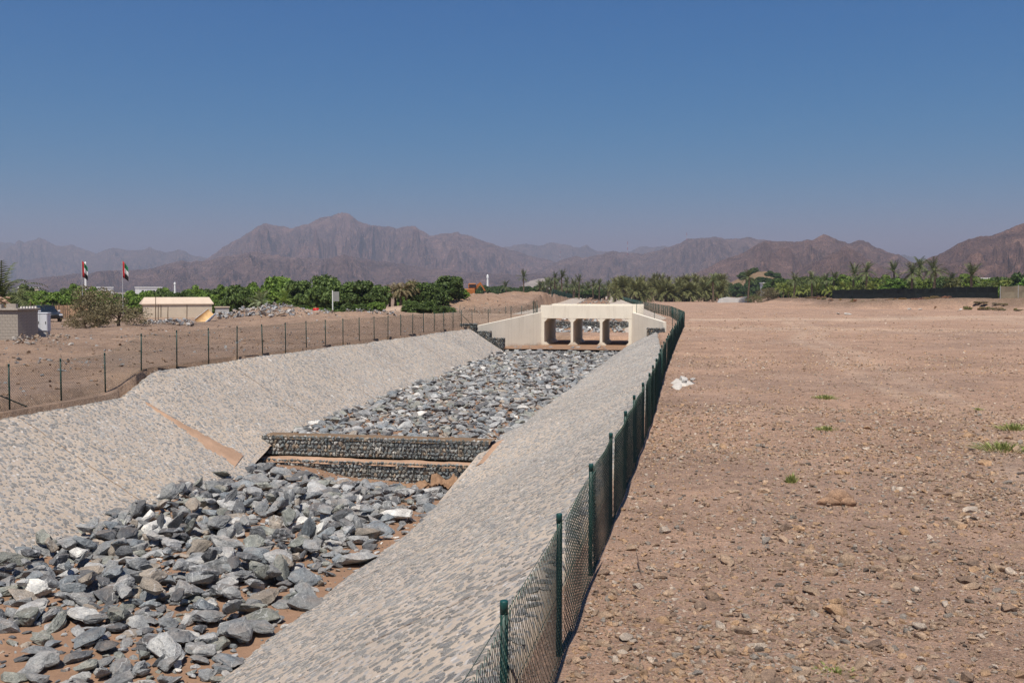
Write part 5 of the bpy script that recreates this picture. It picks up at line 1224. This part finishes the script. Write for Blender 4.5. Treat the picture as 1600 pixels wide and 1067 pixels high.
# excavator
OR = simple('orange_machine_paint', (.34, .12, .035), .55, .15, 2); X, Y = P(731, 185); z = float(ground_z(X, Y)) - .1
ex = tag(empty('excavator', (X, Y, z), facing(731, 185)), 'orange excavator with its arm raised behind the spoil bank', 'excavator')
for s in (-1, 1): MB().prism([(-1.7, .2), (-1.9, .5), (-1.6, .85), (1.6, .85), (1.9, .5), (1.7, .2), (1.3, 0), (-1.3, 0)], 'y', s * 1.1 - .28, s * 1.1 + .28).build('track', M['tyre'], ex)
MB().box(-2.0, 1.3, -1.25, 1.25, .95, 1.95, .1).build('body', OR, ex); cabn = MB().box(.1, 1.5, -1.2, -.2, 1.96, 2.95, .12).build('cab', OR, ex); MB().box(.25, 1.53, -1.23, -.3, 2.15, 2.75, .02).build('window', M['glass'], cabn)
topz = zat(442, 185) - z
MB().prism([(.9, 1.6), (1.25, 1.4), (2.35, topz - .35), (2.3, topz + .05), (1.75, topz - .25)], 'y', -.2, .2).build('boom', OR, ex)
MB().prism([(2.05, topz + .05), (2.4, topz + .1), (3.35, topz - 1.5), (3.1, topz - 1.65), (2.7, topz - .9)], 'y', -.16, .16).build('stick', OR, ex)
MB().prism([(3.05, topz - 1.45), (3.45, topz - 1.5), (3.5, topz - 2.1), (3.1, topz - 2.5), (2.75, topz - 2.2), (2.95, topz - 2.0)], 'y', -.45, .45).build('bucket', M['dark'], ex)
MB().bar((1.2, 0, 2.0), (1.95, 0, topz - 1.0), .09, 8).build('hydraulic_ram', M['steel'], ex)
# far white houses
for k, (px, d, w, h, lb) in enumerate(((45, 520, 8, 5, 'tiny white house at far left above the orchard'), (163, 500, 7, 3.0, 'tiny white house right of the left flag'), (232, 480, 10, 3.0, 'wide cream house just left of the shed roof'), (243, 520, 5, 4, 'narrow cream house behind the wide one'), (1488, 420, 9, 5.5, 'white house left of the front palm on the right'), (1546, 420, 10, 8.5, 'taller white house right of the front palm'), (1580, 430, 8, 6.0, 'white house at the far right above the plantation'), (1200, 520, 7, 5, 'small pale house behind the thorn tree'))):
    X, Y = P(px, d); z = float(ground_z(X, Y)); h = max(h, zat(450 if px < 800 else 443, d) - z); hs = tag(empty('far_house', (X, Y, z), facing(px, d, .25)), lb, 'house', 'far houses')
    MB().box(-w / 2, w / 2, -4, 4, -.5, h).build('wall', M['white'] if k % 3 else M['cream'], hs); MB().box(-w / 2 - .2, w / 2 + .2, -4.2, 4.2, h, h + .5).build('parapet', M['white'], hs)
    for q in range(max(2, int(w / 3))): MB().box(-w / 2 + 1 + q * 2.6, -w / 2 + 2.1 + q * 2.6, -4.03, -3.99, h - 2.4, h - 1.1).build('window', M['dark'], hs)

# ------------------------------------------------------------------ mountains
def mountain(sil, d, depth_k, label, seed, tint=(1, 1, 1), lam=1.0, foot=None, gully=.6, jag=3.2, ext=None):
    """range whose crest runs through the photo's skyline at distance d, with gullied slopes towards us and a back side"""
    sx = np.array([p[0] for p in sil], float); sy_ = np.array([p[1] for p in sil], float)
    px = np.arange(sx[0], sx[-1] + .1, 1.6)
    hc = (HOR - np.interp(px, sx, sy_)) * d / FPX + H + 2
    L = px * d / FPX
    hc = hc + jag * d / 3000 * (fbm(L / (60 * lam), L * 0, seed, 6, .68) * 5)
    hc = np.maximum(hc, 0)
    tt = np.concatenate([np.linspace(0, 1, 72), 1 + np.linspace(.03, 1, 10)])
    PX, T = np.meshgrid(px, tt, indexing='ij'); HC = hc[:, None] + 0 * T
    front = depth_k * d
    D = d - front * (1 - np.minimum(T, 1)) + np.maximum(T - 1, 0) * front * .6
    LL = PX * d / FPX + 90 * lam * fbm(PX / 40, T * 3, seed + 5, 3)
    g = ridged(LL / (230 * lam), T * 1.3 + .3 * fbm(LL / 150, T * 2, seed + 7, 2), seed + 1, 5, .55)
    g2 = ridged(LL / (80 * lam), T * 3.5, seed + 2, 4, .55)
    prof = np.where(T <= 1, T ** 1.25, 1 - (T - 1) ** 1.1)
    env = np.clip(np.where(T <= 1, np.sin(np.pi * np.clip(T, 0, 1) ** .9) , 0), 0, 1) ** .8
    Z = HC * (prof + gully * env * ((g - .45) * 1.25 + (g2 - .45) * .8)) 
    Z = np.where(T <= 1, Z, HC * np.maximum(prof, 0))
    # the slopes below the crest never rise above the sight line over it
    Z = np.minimum(Z, np.where(T < 1, (HC - H) * D / d * .985 + H, 1e9))
    xc = (PX - 800) / FPX * D; Xw = xc * CT - D * ST; Yw = xc * ST + D * CT
    Z = np.maximum(Z, -3) - 1.5
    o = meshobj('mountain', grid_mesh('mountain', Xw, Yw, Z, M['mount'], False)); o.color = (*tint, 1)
    return tag(o, label, kind='structure')
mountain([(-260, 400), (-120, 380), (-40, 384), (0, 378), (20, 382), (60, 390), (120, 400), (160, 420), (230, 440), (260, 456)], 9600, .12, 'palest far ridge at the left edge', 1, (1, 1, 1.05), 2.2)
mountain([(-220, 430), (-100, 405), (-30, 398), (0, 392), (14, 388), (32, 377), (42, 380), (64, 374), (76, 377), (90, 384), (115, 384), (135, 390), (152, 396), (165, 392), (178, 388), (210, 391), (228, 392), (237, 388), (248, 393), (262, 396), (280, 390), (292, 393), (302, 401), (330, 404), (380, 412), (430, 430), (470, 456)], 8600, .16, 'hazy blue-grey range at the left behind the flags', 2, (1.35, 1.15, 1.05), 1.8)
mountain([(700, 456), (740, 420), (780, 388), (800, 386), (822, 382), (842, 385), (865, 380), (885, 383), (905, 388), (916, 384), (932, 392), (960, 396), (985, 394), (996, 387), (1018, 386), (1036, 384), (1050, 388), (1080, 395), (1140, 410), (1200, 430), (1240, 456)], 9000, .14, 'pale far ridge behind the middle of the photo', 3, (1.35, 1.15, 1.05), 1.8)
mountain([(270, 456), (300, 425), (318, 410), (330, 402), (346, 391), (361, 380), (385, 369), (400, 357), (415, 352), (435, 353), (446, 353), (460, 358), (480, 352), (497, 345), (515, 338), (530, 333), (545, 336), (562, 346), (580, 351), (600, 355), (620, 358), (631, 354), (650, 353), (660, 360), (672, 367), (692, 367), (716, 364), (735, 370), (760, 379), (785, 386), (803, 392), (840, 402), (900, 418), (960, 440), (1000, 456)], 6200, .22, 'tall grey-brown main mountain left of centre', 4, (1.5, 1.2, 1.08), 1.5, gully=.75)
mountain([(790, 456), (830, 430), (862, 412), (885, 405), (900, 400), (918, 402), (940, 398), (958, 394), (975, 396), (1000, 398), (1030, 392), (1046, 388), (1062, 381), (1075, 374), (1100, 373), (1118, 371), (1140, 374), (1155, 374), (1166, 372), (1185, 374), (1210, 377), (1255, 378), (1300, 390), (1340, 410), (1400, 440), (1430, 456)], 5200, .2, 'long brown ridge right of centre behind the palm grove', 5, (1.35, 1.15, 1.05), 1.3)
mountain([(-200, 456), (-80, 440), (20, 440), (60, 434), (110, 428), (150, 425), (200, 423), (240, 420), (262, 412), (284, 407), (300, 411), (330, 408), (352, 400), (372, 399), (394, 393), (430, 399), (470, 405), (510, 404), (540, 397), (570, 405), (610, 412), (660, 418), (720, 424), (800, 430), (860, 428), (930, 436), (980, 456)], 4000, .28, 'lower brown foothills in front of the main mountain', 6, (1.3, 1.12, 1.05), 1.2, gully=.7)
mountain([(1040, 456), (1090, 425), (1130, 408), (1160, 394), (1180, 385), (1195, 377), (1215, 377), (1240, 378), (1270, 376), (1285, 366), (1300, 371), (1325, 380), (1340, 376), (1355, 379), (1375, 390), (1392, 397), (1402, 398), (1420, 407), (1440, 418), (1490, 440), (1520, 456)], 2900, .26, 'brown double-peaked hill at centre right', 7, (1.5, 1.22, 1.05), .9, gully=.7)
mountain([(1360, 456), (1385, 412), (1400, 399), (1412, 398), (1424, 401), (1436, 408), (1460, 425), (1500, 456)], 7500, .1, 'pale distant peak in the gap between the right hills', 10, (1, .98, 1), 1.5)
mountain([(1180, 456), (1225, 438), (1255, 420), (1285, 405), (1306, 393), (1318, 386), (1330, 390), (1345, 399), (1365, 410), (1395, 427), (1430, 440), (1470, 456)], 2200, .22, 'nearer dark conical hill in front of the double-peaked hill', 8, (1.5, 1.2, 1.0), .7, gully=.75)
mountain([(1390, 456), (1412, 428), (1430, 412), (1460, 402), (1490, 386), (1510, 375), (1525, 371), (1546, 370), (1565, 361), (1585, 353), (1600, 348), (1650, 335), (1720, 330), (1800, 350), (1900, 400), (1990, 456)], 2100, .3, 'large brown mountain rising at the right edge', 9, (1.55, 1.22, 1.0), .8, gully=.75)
# quarry scar, pale spoil cone at the foot of the middle ridge
X, Y = P(847, 2600); V = []; F = []
for i in range(9):
    for k in range(24):
        r_ = 70 * (1 - i / 8) * (1 + .25 * math.sin(3 * k * .26 + i)); V.append((r_ * math.cos(k * .262), r_ * math.sin(k * .262), 40 * math.sin(i / 8 * 1.57)))
for i in range(8):
    for k in range(24): F.append((i*24 + k, i*24 + (k+1) % 24, (i+1)*24 + (k+1) % 24, (i+1)*24 + k))
tag(meshobj('quarry_heap', np_mesh('quarry_heap', np.array(V), F, simple('pale_quarry_stone', (.27, .225, .19), .95, .3, .05, .1, kind='World')), None, (X, Y, -3)), 'pale quarry heap at the foot of the middle mountains', kind='structure')
# wooded knoll right of the grove
X, Y = P(1186, 620); kn_r = 26
gxk, gyk = np.meshgrid(np.linspace(-45, 45, 40), np.linspace(-40, 40, 30)); rr = np.hypot(gxk / 1.25, gyk)
kz = 15.5 * np.exp(-(rr / 19) ** 2) * (1 + .4 * fbm(gxk / 9, gyk / 9, 161, 4)) - .6
tag(meshobj('knoll', grid_mesh('knoll', gxk + X, gyk + Y, kz, M['crust'])), 'small reddish knoll partly covered by trees behind the grove', kind='structure')
items = []
for k in range(34):
    a = rnd.uniform(-.6, 1.0) * 30; b = rnd.uniform(-24, 6); z = float(15.5 * math.exp(-((math.hypot(a / 1.25, b)) / 19) ** 2)) - 1.0
    o = tree('knoll_tree', (X + a, Y + b, z), rnd.uniform(2.2, 3.6), rnd.uniform(2.0, 3.4), rnd.choice(CROWN), 'x', 'tree', 'trees on the knoll', .5, (.6, .72, .6)); items.append((o, 'dark green tree on the small knoll', proj(X + a, Y + b, 0)[0]))
unique_labels(items)
for k, (px, py, d, lb) in enumerate(((875, 393, 5600, 'striped mast on the ridge left of centre'), (980, 380, 5000, 'striped mast on the ridge at centre'), (1072, 366, 5100, 'striped mast at the left end of the long ridge'))):
    X, Y = P(px, d); zb = zat(py + 12, d); rt = tag(empty('radio_mast', (X, Y, zb - 25)), lb, 'mast', 'masts on the ridges')
    for q in range(5): MB().bar((0, 0, 14 * q), (0, 0, 14 * q + 14), 1.4, 6).build('mast_section', FWh if q % 2 else FR, rt)

# ------------------------------------------------------------------ the air
hz = bpy.data.materials.new('desert_haze'); hz.use_nodes = True; nt = hz.node_tree
for n_ in list(nt.nodes):
    if n_.type == 'BSDF_PRINCIPLED': nt.nodes.remove(n_)
vol = nt.nodes.new('ShaderNodeVolumePrincipled'); vol.inputs['Color'].default_value = (.72, .745, .84, 1); vol.inputs['Density'].default_value = 1.65e-4; vol.inputs['Anisotropy'].default_value = 0.25
nt.links.new(vol.outputs[0], nt.nodes['Material Output'].inputs['Volume'])
tag(MB().box(-15000, 15000, -3000, 15000, -8, 520).build('haze', hz), 'thin pale desert haze filling the valley', None, kind='stuff')
